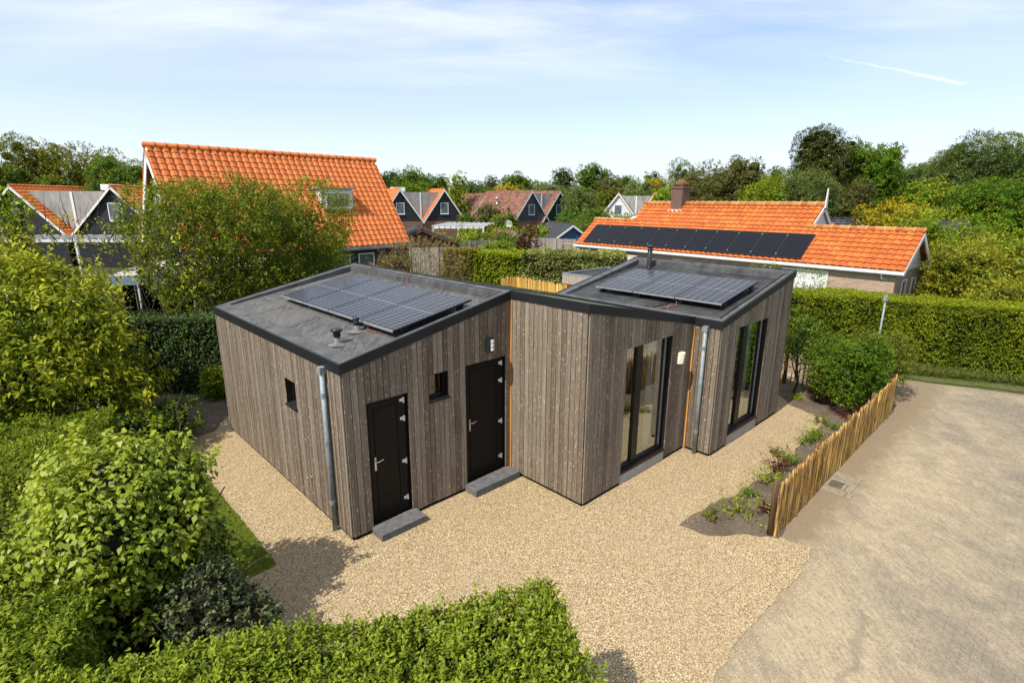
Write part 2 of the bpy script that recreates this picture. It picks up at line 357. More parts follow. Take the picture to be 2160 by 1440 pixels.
M['solar'] = solar('blue_black_solar_cells', (.010, .012, .020), (.27, .28, .31), 6, 20, .0034, .0045)
M['solar_black'] = solar('all_black_solar_cells', (.008, .009, .012), (.022, .023, .028), 6, 12, .006, .004)
M['alu'] = plain('aluminium', (.55, .56, .57), 0.35, 0.5, 0.7)
# pebbles
m, t = newmat('pebble_gravel'); o = t.coord('Object', (1, 1, 1))
vc = t.voro(o, 70, out='Color'); vd = t.voro(o, 70); sx = t.new('ShaderNodeSeparateColor'); t.t.links.new(vc, sx.inputs[0])
col = t.ramp(sx.outputs[0], (0.0, (.20, .135, .070)), (0.2, (.34, .245, .128)), (0.5, (.47, .355, .192)), (0.85, (.57, .45, .262)), (1.0, (.78, .69, .50)))
col = t.mix(t.ramp(vd, (0.45, 0.0), (0.70, 0.75)), col, (.10, .068, .038))
big = t.noise(o, 0.55, 5, 0.6); col = t.mix(t.math('MULTIPLY', t.ramp(big, (0.42, 0.0), (0.7, 1.0)), 0.35), col, (.33, .24, .145))
sp = t.noise(o, 9, 5, 0.75); col = t.mix(t.math('MULTIPLY', t.ramp(sp, (0.48, 0.0), (0.75, 1.0)), 0.30), col, (.22, .155, .09))
t.set(col, 0.85, 0.12); t.bump(t.math('MULTIPLY', vd, -1.0), 0.5, 0.010); M['gravel'] = m
m, t = newmat('garden_soil'); o = t.coord('Object', (1, 1, 1)); n = t.noise(o, 16, 8, 0.75); n2 = t.noise(o, 2.0, 4, 0.6)
col = t.ramp(n, (0.3, (.075, .055, .038)), (0.55, (.155, .122, .088)), (0.8, (.26, .21, .155))); col = t.mix(t.math('MULTIPLY', t.ramp(n2, (0.45, 0.0), (0.6, 1.0)), 0.45), col, (.075, .055, .040))
t.set(col, 0.95, 0.05); t.bump(n, 0.8, 0.03); M['soil'] = m
# sandy block paving
m, t = newmat('sandy_block_paving'); o = t.coord('Object', (1, 1, 1)); rot = t.coord('Object', (1, 1, 1), (0, 0, R_(-44)))
br = t.new('ShaderNodeTexBrick'); t.t.links.new(rot, br.inputs[0]); br.inputs['Scale'].default_value = 1.0; br.inputs['Brick Width'].default_value = 0.21; br.inputs['Row Height'].default_value = 0.105; br.inputs['Mortar Size'].default_value = 0.006; br.inputs['Mortar Smooth'].default_value = 0.5
br.inputs['Color1'].default_value = (.22, .192, .148, 1); br.inputs['Color2'].default_value = (.275, .238, .182, 1); br.inputs['Mortar'].default_value = (.13, .108, .080, 1)
sn = t.noise(t.coord('Object', (1.0, 0.42, 1), (0, 0, R_(-38))), 0.62, 7, 0.62, 0.5); fine = t.noise(o, 60, 4, 0.7); streak = t.noise(t.coord('Object', (6, 0.9, 1), (0, 0, R_(-60))), 1.0, 6, 0.7, 0.6)
blot = t.noise(o, 2.2, 6, 0.6, 0.8)
pos = t.new('ShaderNodeSeparateXYZ'); t.t.links.new(t.new('ShaderNodeTexCoord').outputs['Object'], pos.inputs[0])
# distance from the fence line (sand lies thick along it, thins to the right where wheels pass)
dl = t.math('SUBTRACT', t.math('MULTIPLY', pos.outputs[0], .6896), t.math('MULTIPLY', pos.outputs[1], .7241))
dsh = t.math('MULTIPLY', t.math('SUBTRACT', dl, -2.15), 0.105)
rip = t.noise(t.coord('Object', (13, 3.2, 1), (0, 0, R_(-20))), 1.0, 8, 0.78, 0.6)
sand = t.math('SUBTRACT', t.math('ADD', sn, t.math('ADD', t.math('MULTIPLY', streak, 0.07), t.math('MULTIPLY', rip, 0.26))), dsh)
farf = t.math('MULTIPLY', t.math('MAXIMUM', t.math('SUBTRACT', pos.outputs[1], 10.5), 0.0), 0.030)
sandm = t.ramp(t.math('SUBTRACT', t.math('ADD', sand, t.math('MULTIPLY', t.math('SUBTRACT', blot, 0.5), 0.35)), farf), (0.33, 0.0), (0.66, 1.0))
sandc = t.mix(blot, (.34, .265, .165), (.48, .39, .26)); sandc = t.mix(t.math('MULTIPLY', t.ramp(fine, (0.35, 1.0), (0.6, 0.0)), 0.5), sandc, (.20, .155, .10))
sandc = t.mix(t.math('MULTIPLY', t.ramp(rip, (0.45, 0.0), (0.7, 1.0)), 0.35), sandc, (.50, .41, .28))
pav = t.mix(0.5, br.outputs['Color'], t.mix(rip, (.16, .135, .10), (.30, .255, .19)))
pav = t.mix(t.math('MULTIPLY', t.ramp(fine, (0.3, 1.0), (0.62, 0.0)), 0.55), pav, (.085, .072, .054)); pav = t.mix(t.math('MULTIPLY', t.ramp(blot, (0.45, 0.0), (0.7, 1.0)), 0.55), pav, (.28, .24, .175))
speck = t.voro(o, 60); pav = t.mix(t.math('MULTIPLY', t.ramp(speck, (0.12, 1.0), (0.24, 0.0)), 0.6), pav, (.46, .40, .31))
grit = t.noise(o, 26, 5, 0.8); alls = t.mix(sandm, pav, sandc); alls = t.mix(t.math('MULTIPLY', t.ramp(grit, (0.40, 1.0), (0.50, 0.0)), 0.50), alls, (.135, .11, .078))
stri = t.noise(t.coord('Object', (22, 4.0, 1), (0, 0, R_(-18))), 1.0, 6, 0.8, 0.3); alls = t.mix(t.math('MULTIPLY', t.ramp(stri, (0.42, 1.0), (0.54, 0.0)), 0.32), alls, (.15, .125, .09)); alls = t.mix(t.math('MULTIPLY', t.ramp(stri, (0.56, 0.0), (0.68, 1.0)), 0.30), alls, (.50, .42, .30))
# curved wheel track and the rut crossing towards the gravel
trk = t.new('ShaderNodeVectorMath', operation='DISTANCE'); t.t.links.new(t.new('ShaderNodeTexCoord').outputs['Object'], trk.inputs[0]); trk.inputs[1].default_value = (1.6, 7.9, -.012)
ring = t.math('ABSOLUTE', t.math('SUBTRACT', t.math('ADD', trk.outputs['Value'], t.math('MULTIPLY', blot, 0.5)), 3.85))
rm = t.math('MULTIPLY', t.ramp(ring, (0.02, 1.0), (0.10, 0.0)), t.ramp(sn, (0.45, 0.0), (0.55, 1.0)))
alls = t.mix(t.math('MULTIPLY', rm, 0.5), alls, (.17, .145, .11))
# garden soil washed out along the foot of the paling fence
dm = t.math('ADD', t.math('SUBTRACT', -1.90, dl), t.math('MULTIPLY', t.math('SUBTRACT', t.noise(o, 3.0, 7, 0.7), 0.5), 1.1))
dirt = t.mix(t.ramp(fine, (0.3, 0.0), (0.7, 1.0)), (.14, .105, .066), (.29, .225, .145))
alls = t.mix(t.math('MULTIPLY', t.ramp(dm, (0.0, 0.0), (0.55, 1.0)), t.ramp(pos.outputs[0], (0.0, 0.0), (1.0, 1.0))), alls, dirt)
t.set(alls, 0.92, 0.1)
hh = t.math('ADD', t.math('ADD', t.math('MULTIPLY', br.outputs['Fac'], -0.6), t.math('MULTIPLY', rip, 1.2)), t.math('MULTIPLY', fine, 0.6)); t.bump(hh, 0.35, 0.008); M['paving'] = m
m, t = newmat('garden_ground'); o = t.coord('Object', (1, 1, 1)); n = t.noise(o, 0.35, 6, 0.6); n2 = t.noise(o, 9, 5, 0.7); col = t.ramp(n, (0.35, (.060, .080, .022)), (0.55, (.10, .12, .03)), (0.75, (.17, .14, .09)))
t.set(t.mix(t.ramp(n2, (0.3, 0.6), (0.7, 0.0)), col, (.03, .035, .012)), 0.95, 0.05); M['ground'] = m
m, t = newmat('lawn'); o = t.coord('Object', (1, 1, 1)); n = t.noise(o, 1.1, 5, 0.6); n2 = t.noise(o, 120, 3, 0.7); t.set(t.mix(n2, t.ramp(n, (0.35, (.075, .11, .010)), (0.65, (.17, .18, .022))), (.06, .10, .008)), 0.9, 0.1); M['lawn'] = m
# bricks / siding / tiles from UV metres
def brick(name, c1, c2, mo, bw=.22, bh=.062):
    m, t = newmat(name); uv = t.new('ShaderNodeTexCoord').outputs['UV']; br = t.new('ShaderNodeTexBrick'); t.t.links.new(uv, br.inputs[0]); br.inputs['Scale'].default_value = 1
    br.inputs['Brick Width'].default_value = bw; br.inputs['Row Height'].default_value = bh; br.inputs['Mortar Size'].default_value = .008
    for k, c in (('Color1', c1), ('Color2', c2), ('Mortar', mo)): br.inputs[k].default_value = c4(c)
    n = t.noise(uv, 1.2, 5); t.set(t.mix(t.math('MULTIPLY', n, 0.35), br.outputs['Color'], tuple(x * .6 for x in c1)), 0.9, 0.1); t.bump(t.math('MULTIPLY', br.outputs['Fac'], -1.0), 0.4, 0.008); return m
M['brick'] = brick('yellow_brown_brick', (.42, .29, .18), (.29, .185, .12), (.55, .50, .43))
M['redbrick'] = brick('red_brown_brick', (.26, .10, .06), (.18, .07, .045), (.30, .25, .2))
M['chimbrick'] = brick('dark_chimney_brick', (.16, .085, .055), (.11, .06, .045), (.22, .2, .18))
def siding(name, col, pitch=.18, rough=0.6):
    m, t = newmat(name); uv = t.new('ShaderNodeTexCoord').outputs['UV']; s = t.new('ShaderNodeSeparateXYZ'); t.t.links.new(uv, s.inputs[0])
    f = t.math('FRACT', t.math('DIVIDE', s.outputs[1], pitch)); n = t.noise(uv, 3, 5)
    c = t.mix(n, tuple(x * .85 for x in col), tuple(x * 1.15 for x in col)); t.set(t.mix(t.ramp(f, (0.0, 1.0), (0.10, 0.0)), c, tuple(x * .35 for x in col)), rough, 0.3); t.bump(f, 0.5, 0.02); return m
M['sid_black'] = siding('black_siding', (.022, .023, .027)); M['sid_blue'] = siding('blue_siding', (.035, .10, .22)); M['sid_navy'] = siding('navy_siding', (.028, .033, .050))
M['sid_white'] = siding('white_siding', (.66, .66, .63)); M['sid_green'] = siding('green_siding', (.006, .05, .030)); M['sid_grey'] = siding('grey_siding', (.055, .062, .075)); M['sid_brown'] = siding('brown_siding', (.10, .045, .022))
def tilemat(name, dark, mid, light, stain=(.06, .05, .035), st=0.5, lichen=None):
    m, t = newmat(name); o = t.coord('Object', (1, 1, 1)); a = t.attr(); n = t.noise(o, 6, 6, 0.7)
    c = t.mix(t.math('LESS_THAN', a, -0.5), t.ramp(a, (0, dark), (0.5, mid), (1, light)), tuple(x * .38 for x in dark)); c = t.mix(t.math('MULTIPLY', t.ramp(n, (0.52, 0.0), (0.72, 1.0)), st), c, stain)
    if lichen: c = t.mix(t.math('MULTIPLY', t.ramp(t.noise(o, 2.2, 6, 0.7), (0.5, 0.0), (0.68, 1.0)), 0.7), c, lichen)
    t.set(c, 0.65, 0.25); return m
M['tile_orange'] = tilemat('orange_pantiles', (.47, .125, .028), (.53, .145, .032), (.59, .170, .042), st=0.30)
M['tile_old'] = tilemat('weathered_orange_pantiles', (.42, .100, .022), (.49, .123, .025), (.57, .160, .034), st=0.70)
M['ridge_old'] = tilemat('lichened_ridge_tiles', (.42, .14, .04), (.52, .22, .06), (.60, .30, .10), stain=(.24, .22, .17), st=0.85)
M['tile_brown'] = tilemat('brown_tiles', (.13, .055, .035), (.19, .085, .055), (.25, .12, .08), st=0.4)
M['tile_dark'] = tilemat('dark_grey_tiles', (.025, .027, .032), (.04, .042, .05), (.06, .062, .07), st=0.3)
m, t = newmat('bitumen_roof'); n = t.noise(t.coord('Object'), 3, 6, .6); t.set(t.ramp(n, (.3, (.022, .024, .028)), (.7, (.055, .057, .062))), .8, .2); M['bitumen'] = m
m, t = newmat('grey_roof_panel'); n = t.noise(t.coord('Object', (1, 1, .4)), 1.5, 7, .7); t.set(t.ramp(n, (.35, (.20, .21, .20)), (.7, (.40, .40, .375))), .6, .3); M['greyroof'] = m
m, t = newmat('chestnut'); o = t.coord('Object', (25, 25, 2.0)); n = t.noise(o, 1, 5, .6); a = t.attr(); t.set(t.mix(t.ramp(n, (.38, 0.0), (.6, 1.0)), (.13, .068, .026), t.ramp(a, (0, (.42, .22, .050)), (1, (.86, .56, .16)))), .75, .2); M['chestnut'] = m
m, t = newmat('fresh_pale'); t.set(t.ramp(t.attr(), (0, (.50, .27, .05)), (1, (.90, .62, .19))), .7, .2); M['yellowpale'] = m
m, t = newmat('chestnut_post'); o = t.coord('Object', (20, 20, 1.5)); n = t.noise(o, 1, 5, .6); t.set(t.ramp(n, (.35, (.07, .04, .02)), (.7, (.22, .13, .06))), .85, .15); M['post'] = m
m, t = newmat('grey_fence_boards'); o = t.coord('Object', (14, 14, 1)); n = t.noise(o, 1, 5, .6); a = t.attr(); t.set(t.mix(n, t.ramp(a, (0, (.26, .235, .20)), (1, (.46, .42, .37))), (.20, .18, .15)), .85, .15); M['greyboards'] = m
M['dirtpaver'] = plain('worn_paving_slab', (.25, .205, .145), .9, .1, var=.25, nscale=9)
M['iron'] = plain('cast_iron', (.05, .045, .04), .6, .4, .4, var=.3)
M['gutter'] = plain('white_gutter', (.66, .66, .64), .5, .35, var=.12, nscale=3)
M['orangewood'] = plain('yellow_orange_timber', (.52, .25, .06), .7, .2)

# ------------------------------------------------------------------ ground sheets
TH = 0.761; U = np.array([math.cos(TH), math.sin(TH), 0]); V_ = np.array([-math.sin(TH), math.cos(TH), 0]); Z = np.array([0, 0, 1.0])
def sheet(name, pts, z, mat, parent=None):
    o = mesh_obj(name, np.array([(p[0], p[1], z) for p in pts]), [tuple(range(len(pts)))], mat)
    return tag(o, kind='structure')
def wob(pts, amp, step=0.25, seed=1, closed=True):
    rs = random.Random(seed); out = []
    n = len(pts)
    for i in range(n):
        a = np.array(pts[i][:2]); b = np.array(pts[(i + 1) % n][:2]); l = np.linalg.norm(b - a); k = max(1, int(l / step))
        for j in range(k):
            p = a + (b - a) * j / k; out.append((p[0] + rs.uniform(-amp, amp), p[1] + rs.uniform(-amp, amp)))
    return out
sheet('ground', [(-900, -300), (900, -300), (900, 1500), (-900, 1500)], -0.02, M['ground'])
gw = [G(1715, 1155), G(1690, 1205), G(1640, 1255), G(1590, 1310), G(1545, 1370), G(1500, 1430)]
road_poly = [(4.3, 8.6), (9.9, 14.0), (8.0, 17.2), (6.0, 19.5), (9.5, 21.0), G(1905, 800), G(2030, 815), G(2160, 832), (22, 12), (22, -3), (-2, -3), (-2, 4.0), (2.5, 8.6)]
sheet('road', road_poly, -0.012, M['paving'])
# gravel yard all round the cabin
grav = [G(1715, 1155)] + gw[1:] + [(2.0, 3.6), (0.8, 0.5), (-5.0, 2.0), (-6.5, 6.0), (-9.8, 9.5), (-11.5, 13.0), (-9.5, 17.5), (2.0, 28), (9.3, 17.0), (9.9, 13.9), G(1760, 980), G(1640, 1128), G(1680, 1146)]
sheet('gravel_yard', wob(grav, 0.035, 0.16, 3), -0.002, M['gravel'])
bed = [G(1432, 1108), G(1462, 1085), G(1500, 1062), G(1550, 1042), G(1600, 1012), G(1640, 982), G(1672, 955), G(1700, 928), G(1728, 903), G(1742, 885), G(1700, 868), G(1664, 852), (7.9, 15.0), (7.0, 17.6), (8.2, 17.4), G(1880, 858), G(1886, 866), G(1860, 892), G(1760, 990), G(1700, 1060), G(1650, 1120), G(1640, 1134), G(1560, 1126), G(1500, 1129)]
sheet('planting_bed', wob(bed, 0.03, 0.14, 5), 0.004, M['soil'])
sheet('dirt_path', wob([(-12.5, 13.5), (-9.3, 9.9), (-8.2, 10.8), (-7.3, 12.3), (-7.6, 14.0), (-9, 17)], 0.05, 0.2, 8), 0.004, M['soil'])
sheet('verge', wob([G(1890, 790), G(1960, 806), G(2060, 815), G(2200, 832), (18, 18), (11, 22)], .06, .2, 6), 0.006, M['ground'])
LC = G(585, 1190)
lawn_pts = [LC, tuple((np.array([LC[0], LC[1], 0]) + V_ * 4.2)[:2]), tuple((np.array([LC[0], LC[1], 0]) + V_ * 4.2 - U * 2.3)[:2]), tuple((np.array([LC[0], LC[1], 0]) - U * 2.3 - V_ * .2)[:2])]
sheet('lawn', wob(lawn_pts, .012, .1, 4), 0.012, M['lawn'])

# ------------------------------------------------------------------ the cabin
LO, HI = 3.083, 3.825
N = np.array([-2.630, 7.905, 0]); AL, BL = 3.598, 6.296
MP = np.array([1.308, 8.979, 0]); AM = 3.659
RP = np.array([4.400, 11.054, 0]); AR, BR = 3.759, 4.677
Lp = N + V_ * BL; LRp = N + U * AL; Bp = LRp + V_ * BL; MRp = MP + U * AM; RRp = RP + U * AR; Qp = RP + V_ * BR; Sp = RRp + V_ * BR
cabin = thing('wooden_cabin', 'low cabin clad in weathered vertical boards with three tilted black flat roofs', 'cabin', tuple(N))
rs = random.Random(11)
def clad(P, d, out, length, top0, top1, openings=(), bw=0.118, z0=0.06, back=True, mat='boards', end_mat=None, tintf=None, name='cladding'):
    P = A3(P); br = {0.0, length}
    for o in openings: br.add(o[0]); br.add(o[1])
    br = sorted(br); mb = MB(); bk = MB(); ztop = lambda s: top0 + (top1 - top0) * s / length
    for a, b in zip(br[:-1], br[1:]):
        n = max(1, round((b - a) / bw)); wd = (b - a) / n
        op = sorted([(o[2], o[3]) for o in openings if o[0] <= a + 1e-6 and o[1] >= b - 1e-6])
        segs = []; zc = z0
        for (x0, x1) in op:
            if x0 > zc + .02: segs.append((zc, x0))
            zc = x1
        segs.append((zc, None))
        for (x0, x1) in segs:
            for i in range(n):
                gp = .0055 if bw > .1 else .0045; s0 = a + i * wd + gp; s1 = a + (i + 1) * wd - gp; tt = rs.random()
                t0 = ztop(s0) - .02 if x1 is None else x1; t1 = ztop(s1) - .02 if x1 is None else x1
                th = .022 + rs.uniform(-.003, .003); q0 = P + d * s0; q1 = P + d * s1
                bot = [q0 + Z * x0, q1 + Z * x0, q1 + out * th + Z * x0, q0 + out * th + Z * x0]; tp = [q0 + Z * t0, q1 + Z * t1, q1 + out * th + Z * t1, q0 + out * th + Z * t0]
                if np.dot(np.cross(d, out), Z) < 0: bot = bot[::-1]; tp = tp[::-1]
                mb.prism(bot, tp, tt)
            if back:
                t0 = ztop(a) - .03 if x1 is None else x1; t1 = ztop(b) - .03 if x1 is None else x1
                q0 = P + d * a; q1 = P + d * b; y0 = x0 if x0 > z0 else 0.0
                bot = [q0 - out * .002 + Z * y0, q1 - out * .002 + Z * y0, q1 - out * .16 + Z * y0, q0 - out * .16 + Z * y0]; tp = [q0 - out * .002 + Z * t0, q1 - out * .002 + Z * t1, q1 - out * .16 + Z * t1, q0 - out * .16 + Z * t0]
                if np.dot(np.cross(d, -out), Z) < 0: bot = bot[::-1]; tp = tp[::-1]
                bk.prism(bot, tp)
    if back: wall = bk.build('wall', M['felt'], cabin); mb.build(name, M[mat], wall)
    else: mb.build(name, M[mat], cabin)
OP_N = [(0.37, 1.16, .11, 2.34), (1.59, 2.02, 2.06, 2.55), (2.42, 3.44, .13, 2.55)]
clad(N, U, -V_, AL, LO, HI, OP_N)
clad(N + V_ * .002, V_, -U, BL, LO, LO, [(1.83, 2.29, 1.81, 2.32)], bw=.072)
clad(Lp, U, V_, AL, LO, HI); clad(LRp + V_ * .1, V_, U, BL - .1, HI, HI)
LM = np.linalg.norm(LRp - MP); 
clad(MP + V_ * .002, V_, -U, LM - .075, HI, HI)
W3 = (1.17, 2.80, .24, 2.82); clad(MP, U, -V_, AM - .01, HI, LO, [(W3[0], W3[1], .0, W3[3])])
clad(RP + V_ * .002, V_, -U, .565, LO, LO)
W4 = (0.80, 2.42, .27, 2.82); clad(RP, U, -V_, AR, LO, HI, [(W4[0], W4[1], .0, W4[3])])
clad(RRp, V_, U, BR, HI, HI); clad(Qp, U, V_, AR, LO, HI); clad(RP + V_ * .64, V_, -U, BR - .64, LO, LO)
MBk0 = MP + V_ * 5.4; MBk1 = MRp + V_ * 4.0
dd = (MBk1 - MBk0); dl_ = np.linalg.norm(dd); dd /= dl_; clad(MBk0, dd, np.cross(Z, dd), dl_, HI, LO)
# orange corner battens
MB().box(LRp - V_ * .062 - U * .004, V_ * .058, -U * .030, Z * (HI - .05)).build('corner_batten', M['fresh'], cabin)
MB().box(RP + V_ * .575 - U * .002, V_ * .05, -U * .026, Z * (LO - .05)).build('corner_batten', M['fresh'], cabin)

def roof(P, a, b, z0, z1, name, mat, low_is='start', widths=(.30, .13, .24, .24), lowrise=.03):
    # P corner, a along U, b along V ; z0 at U=0, z1 at U=a. widths: at U=0 edge, at V=0 edge, at U=a edge, at V=b edge
    oh = .035; P0 = P - U * oh - V_ * oh; A = a + 2 * oh; B = b + 2 * oh; sl = (z1 - z0) / a
    zt = lambda s: z0 + sl * (s - oh)
    lo_first = z1 > z0
    deck = lambda s: zt(s) - (.035 + (.125 * (s / A) if lo_first else .125 * (1 - s / A)))
    mb = MB(); p = lambda s, t, z: P0 + U * s + V_ * t + Z * z
    mb.prism([p(.05, .05, deck(.05) - .1), p(A - .05, .05, deck(A - .05) - .1), p(A - .05, B - .05, deck(A - .05) - .1), p(.05, B - .05, deck(.05) - .1)],
             [p(.05, .05, deck(.05)), p(A - .05, .05, deck(A - .05)), p(A - .05, B - .05, deck(A - .05)), p(.05, B - .05, deck(.05))])
    r = mb.build('roof', mat, cabin)
    w0, w1, w2, w3 = widths; pr = MB()
    def seg(s0, s1, t0, t1, ov=0.0):
        pr.prism([p(s0, t0, zt(s0) - .17), p(s1, t0, zt(s1) - .17), p(s1, t1, zt(s1) - .17), p(s0, t1, zt(s0) - .17)], [p(s0, t0, zt(s0) - ov), p(s1, t0, zt(s1) - ov), p(s1, t1, zt(s1) - ov), p(s0, t1, zt(s0) - ov)])
    seg(.004, A - .004, .004, w1); seg(.004, A - .004, B - w3, B - .004); seg(.004, w0, w1 + .001, B - w3 - .001, .004); seg(A - w2, A - .004, w1 + .001, B - w3 - .001, .004)
    pr.build('parapet', M['parapet'], cabin)
    fa = MB(); fh = .155
    def fseg(q0, q1, zA, zB, out, lift=.010):
        bot = [q0 + Z * (zA - fh), q1 + Z * (zB - fh), q1 + out * .012 + Z * (zB - fh), q0 + out * .012 + Z * (zA - fh)]; tp = [x + Z * (fh + lift) for x in bot]
        if np.dot(np.cross(q1 - q0, out), Z) < 0: bot = bot[::-1]; tp = tp[::-1]
        fa.prism(bot, tp)
        c = -out * .035; b2 = [q0 + Z * (zA + lift - .006), q1 + Z * (zB + lift - .006), q1 + c + Z * (zB + lift - .006), q0 + c + Z * (zA + lift - .006)]; t2 = [x + Z * .004 for x in b2]
        if np.dot(np.cross(q1 - q0, -out), Z) < 0: b2 = b2[::-1]; t2 = t2[::-1]
        fa.prism(b2, t2)
    return p, zt, deck, A, B, fa, fseg
def full_fascia(P, a, b, z0, z1, name, mat, skip=(), **k):
    p, zt, deck, A, B, fa, fseg = roof(P, a, b, z0, z1, name, mat, **k)
    if 'front' not in skip: fseg(p(-.012, 0, 0), p(A + .012, 0, 0), zt(-.012), zt(A + .012), -V_)
    if 'back' not in skip: fseg(p(-.012, B, 0), p(A + .012, B, 0), zt(-.012), zt(A + .012), V_)
    if 'left' not in skip: fseg(p(0, .001, 0), p(0, B - .001, 0), zt(0), zt(0), -U, .0085)
    if 'right' not in skip: fseg(p(A, .001, 0), p(A, B - .001, 0), zt(A), zt(A), U, .0085)
    fa.build('fascia', M['black_metal'], cabin); return p, zt, deck
pL, ztL, dkL = full_fascia(N, AL, BL, LO, HI, 'left', M['membrane'], widths=(.30, .12, .24, .22))
pR, ztR, dkR = full_fascia(RP, AR, BR, LO, HI, 'right', M['membrane2'], widths=(.16, .12, .26, .26))
# middle roof (a trapezium falling towards the right-hand volume)
mz = lambda s: HI + (LO - HI) * s / AM
def pm(s, t, dz): return MP + U * s + V_ * t + Z * (mz(s) + dz)
bk = lambda s: 5.4 - 1.35 * s / AM
mb = MB(); s0, s1 = -.035, AM - .04
mb.prism([pm(.02, .02, -.2), pm(s1, .02, -.2), pm(s1, bk(s1) - .02, -.2), pm(.02, bk(.02) - .02, -.2)], [pm(.02, .02, -.055), pm(s1, .02, -.055), pm(s1, bk(s1) - .02, -.055), pm(.02, bk(.02) - .02, -.055)])
mb.build('roof', M['mossy'], cabin)
mb = MB()
mb.prism([pm(s0 + .003, -.033, -.16), pm(s1, -.033, -.16), pm(s1, .10, -.16), pm(s0 + .003, .10, -.16)], [pm(s0 + .003, -.033, 0), pm(s1, -.033, 0), pm(s1, .10, 0), pm(s0 + .003, .10, 0)])
mb.prism([pm(s0, bk(s0) - .15, -.16), pm(s1, bk(s1) - .15, -.16), pm(s1, bk(s1), -.16), pm(s0, bk(s0), -.16)], [pm(s0, bk(s0) - .15, .02), pm(s1, bk(s1) - .15, .02), pm(s1, bk(s1), .02), pm(s0, bk(s0), .02)])
mb.prism([pm(s0 + .003, .101, -.16), pm(.12, .101, -.16), pm(.12, LM - .06, -.16), pm(s0 + .003, LM - .06, -.16)], [pm(s0 + .003, .101, -.004), pm(.12, .101, -.004), pm(.12, LM - .06, -.004), pm(s0 + .003, LM - .06, -.004)])
mb.build('parapet', M['mossy'], cabin)
mb = MB()
def fas(q0, q1, out, h=.15, top=.008):
    mb.prism([q0 - Z * h, q1 - Z * h, q1 + out * .012 - Z * h, q0 + out * .012 - Z * h][::-1] if np.dot(np.cross(q1 - q0, out), Z) < 0 else [q0 - Z * h, q1 - Z * h, q1 + out * .012 - Z * h, q0 + out * .012 - Z * h],
             [q0 + Z * top, q1 + Z * top, q1 + out * .012 + Z * top, q0 + out * .012 + Z * top][::-1] if np.dot(np.cross(q1 - q0, out), Z) < 0 else [q0 + Z * top, q1 + Z * top, q1 + out * .012 + Z * top, q0 + out * .012 + Z * top])
fas(pm(s0 - .012, -.035, 0), pm(AM + .01, -.035, 0), -V_)
fas(pm(s0, -.034, 0), pm(s0, LM - .035, 0), -U, top=.006)
fas(pm(s0, bk(s0) + .001, .02), pm(s1, bk(s1) + .001, .02), V_)
mb.build('fascia', M['black_metal'], cabin)
# seams of the roofing felt (raised welded laps)
mb = MB()
for s in (1.05,):
    mb.quad(pL(s, .13, dkL(s) + .004), pL(s + .05, .13, dkL(s + .05) + .004), pL(s + .05, BL - .2, dkL(s + .05) + .004), pL(s, BL - .2, dkL(s) + .004))
for t in (1.2, 2.9, 4.6):
    mb.quad(pL(.31, t, dkL(.31) + .008), pL(1.04, t, dkL(1.04) + .008), pL(1.04, t + .035, dkL(1.04) + .008), pL(.31, t + .035, dkL(.31) + .008))
mb.build('felt_seam', plain('seam_felt', (.12, .115, .105), .8, .2), cabin)

# doors
def door(P, s0, s1, z0, z1):
    w = s1 - s0; o = P + U * s0 + Z * z0; h = z1 - z0; fw = .07; ins = V_ * .075
    f = MB(); f.box(o + ins, U * fw, V_ * .07, Z * h); f.box(o + U * (w - fw) + ins, U * fw, V_ * .07, Z * h); f.box(o + U * fw + ins + Z * (h - fw), U * (w - 2 * fw), V_ * .07, Z * fw); f.box(o + U * fw + ins, U * (w - 2 * fw), V_ * .07, Z * .03)
    d = thing_part = None
    lf = MB(); lo = o + U * (fw + .004) + Z * .034 + V_ * .065; lw = w - 2 * fw - .008; lh = h - fw - .04
    lf.box(lo, U * lw, V_ * .06, Z * lh)
    leaf = lf.build('door', M['dark_door'], cabin); f.build('frame', M['frame'], leaf)
    pn = MB(); q = lo - V_ * .012
    for a, b, c, e in ((.09, .09, lw - .18, .02), (.09, lh - .11, lw - .18, .02), (.09, .11, .02, lh - .22), (lw - .11, .11, .02, lh - .22)): pn.box(q + U * a + Z * b, U * c, V_ * .0115, Z * e)
    pn.box(q + U * .004 + Z * .0, U * (lw - .008), V_ * .0115, Z * .055)
    pn.build('moulding', M['dark_door'], leaf)
    hm = MB(); hx = lo + U * .055 - V_ * .012 + Z * (lh * .44); hm.box(hx, U * .035, V_ * .011, Z * .24)
    hm.tube([hx + U * .018 + Z * .17, hx + U * .018 + Z * .17 - V_ * .05, hx + U * .05 + Z * .17 - V_ * .055, hx + U * .145 + Z * .185 - V_ * .05], [.009, .009, .010, .009], 8)
    hm.build('handle', M['steel'], leaf)
    for zz in (.10, .42, .78, .93):
        g = MB(); c = o + U * (w - fw - .055) + Z * (h * zz) + V_ * .048; g.box(c, U * .075, V_ * .02, Z * .05); g.box(c + U * .062 - Z * .035, U * .030, V_ * .0215, Z * .10)
        g.build('hinge', M['white'], leaf)
door(N, .37, 1.16, .11, 2.34); door(N, 2.42, 3.44, .13, 2.55)
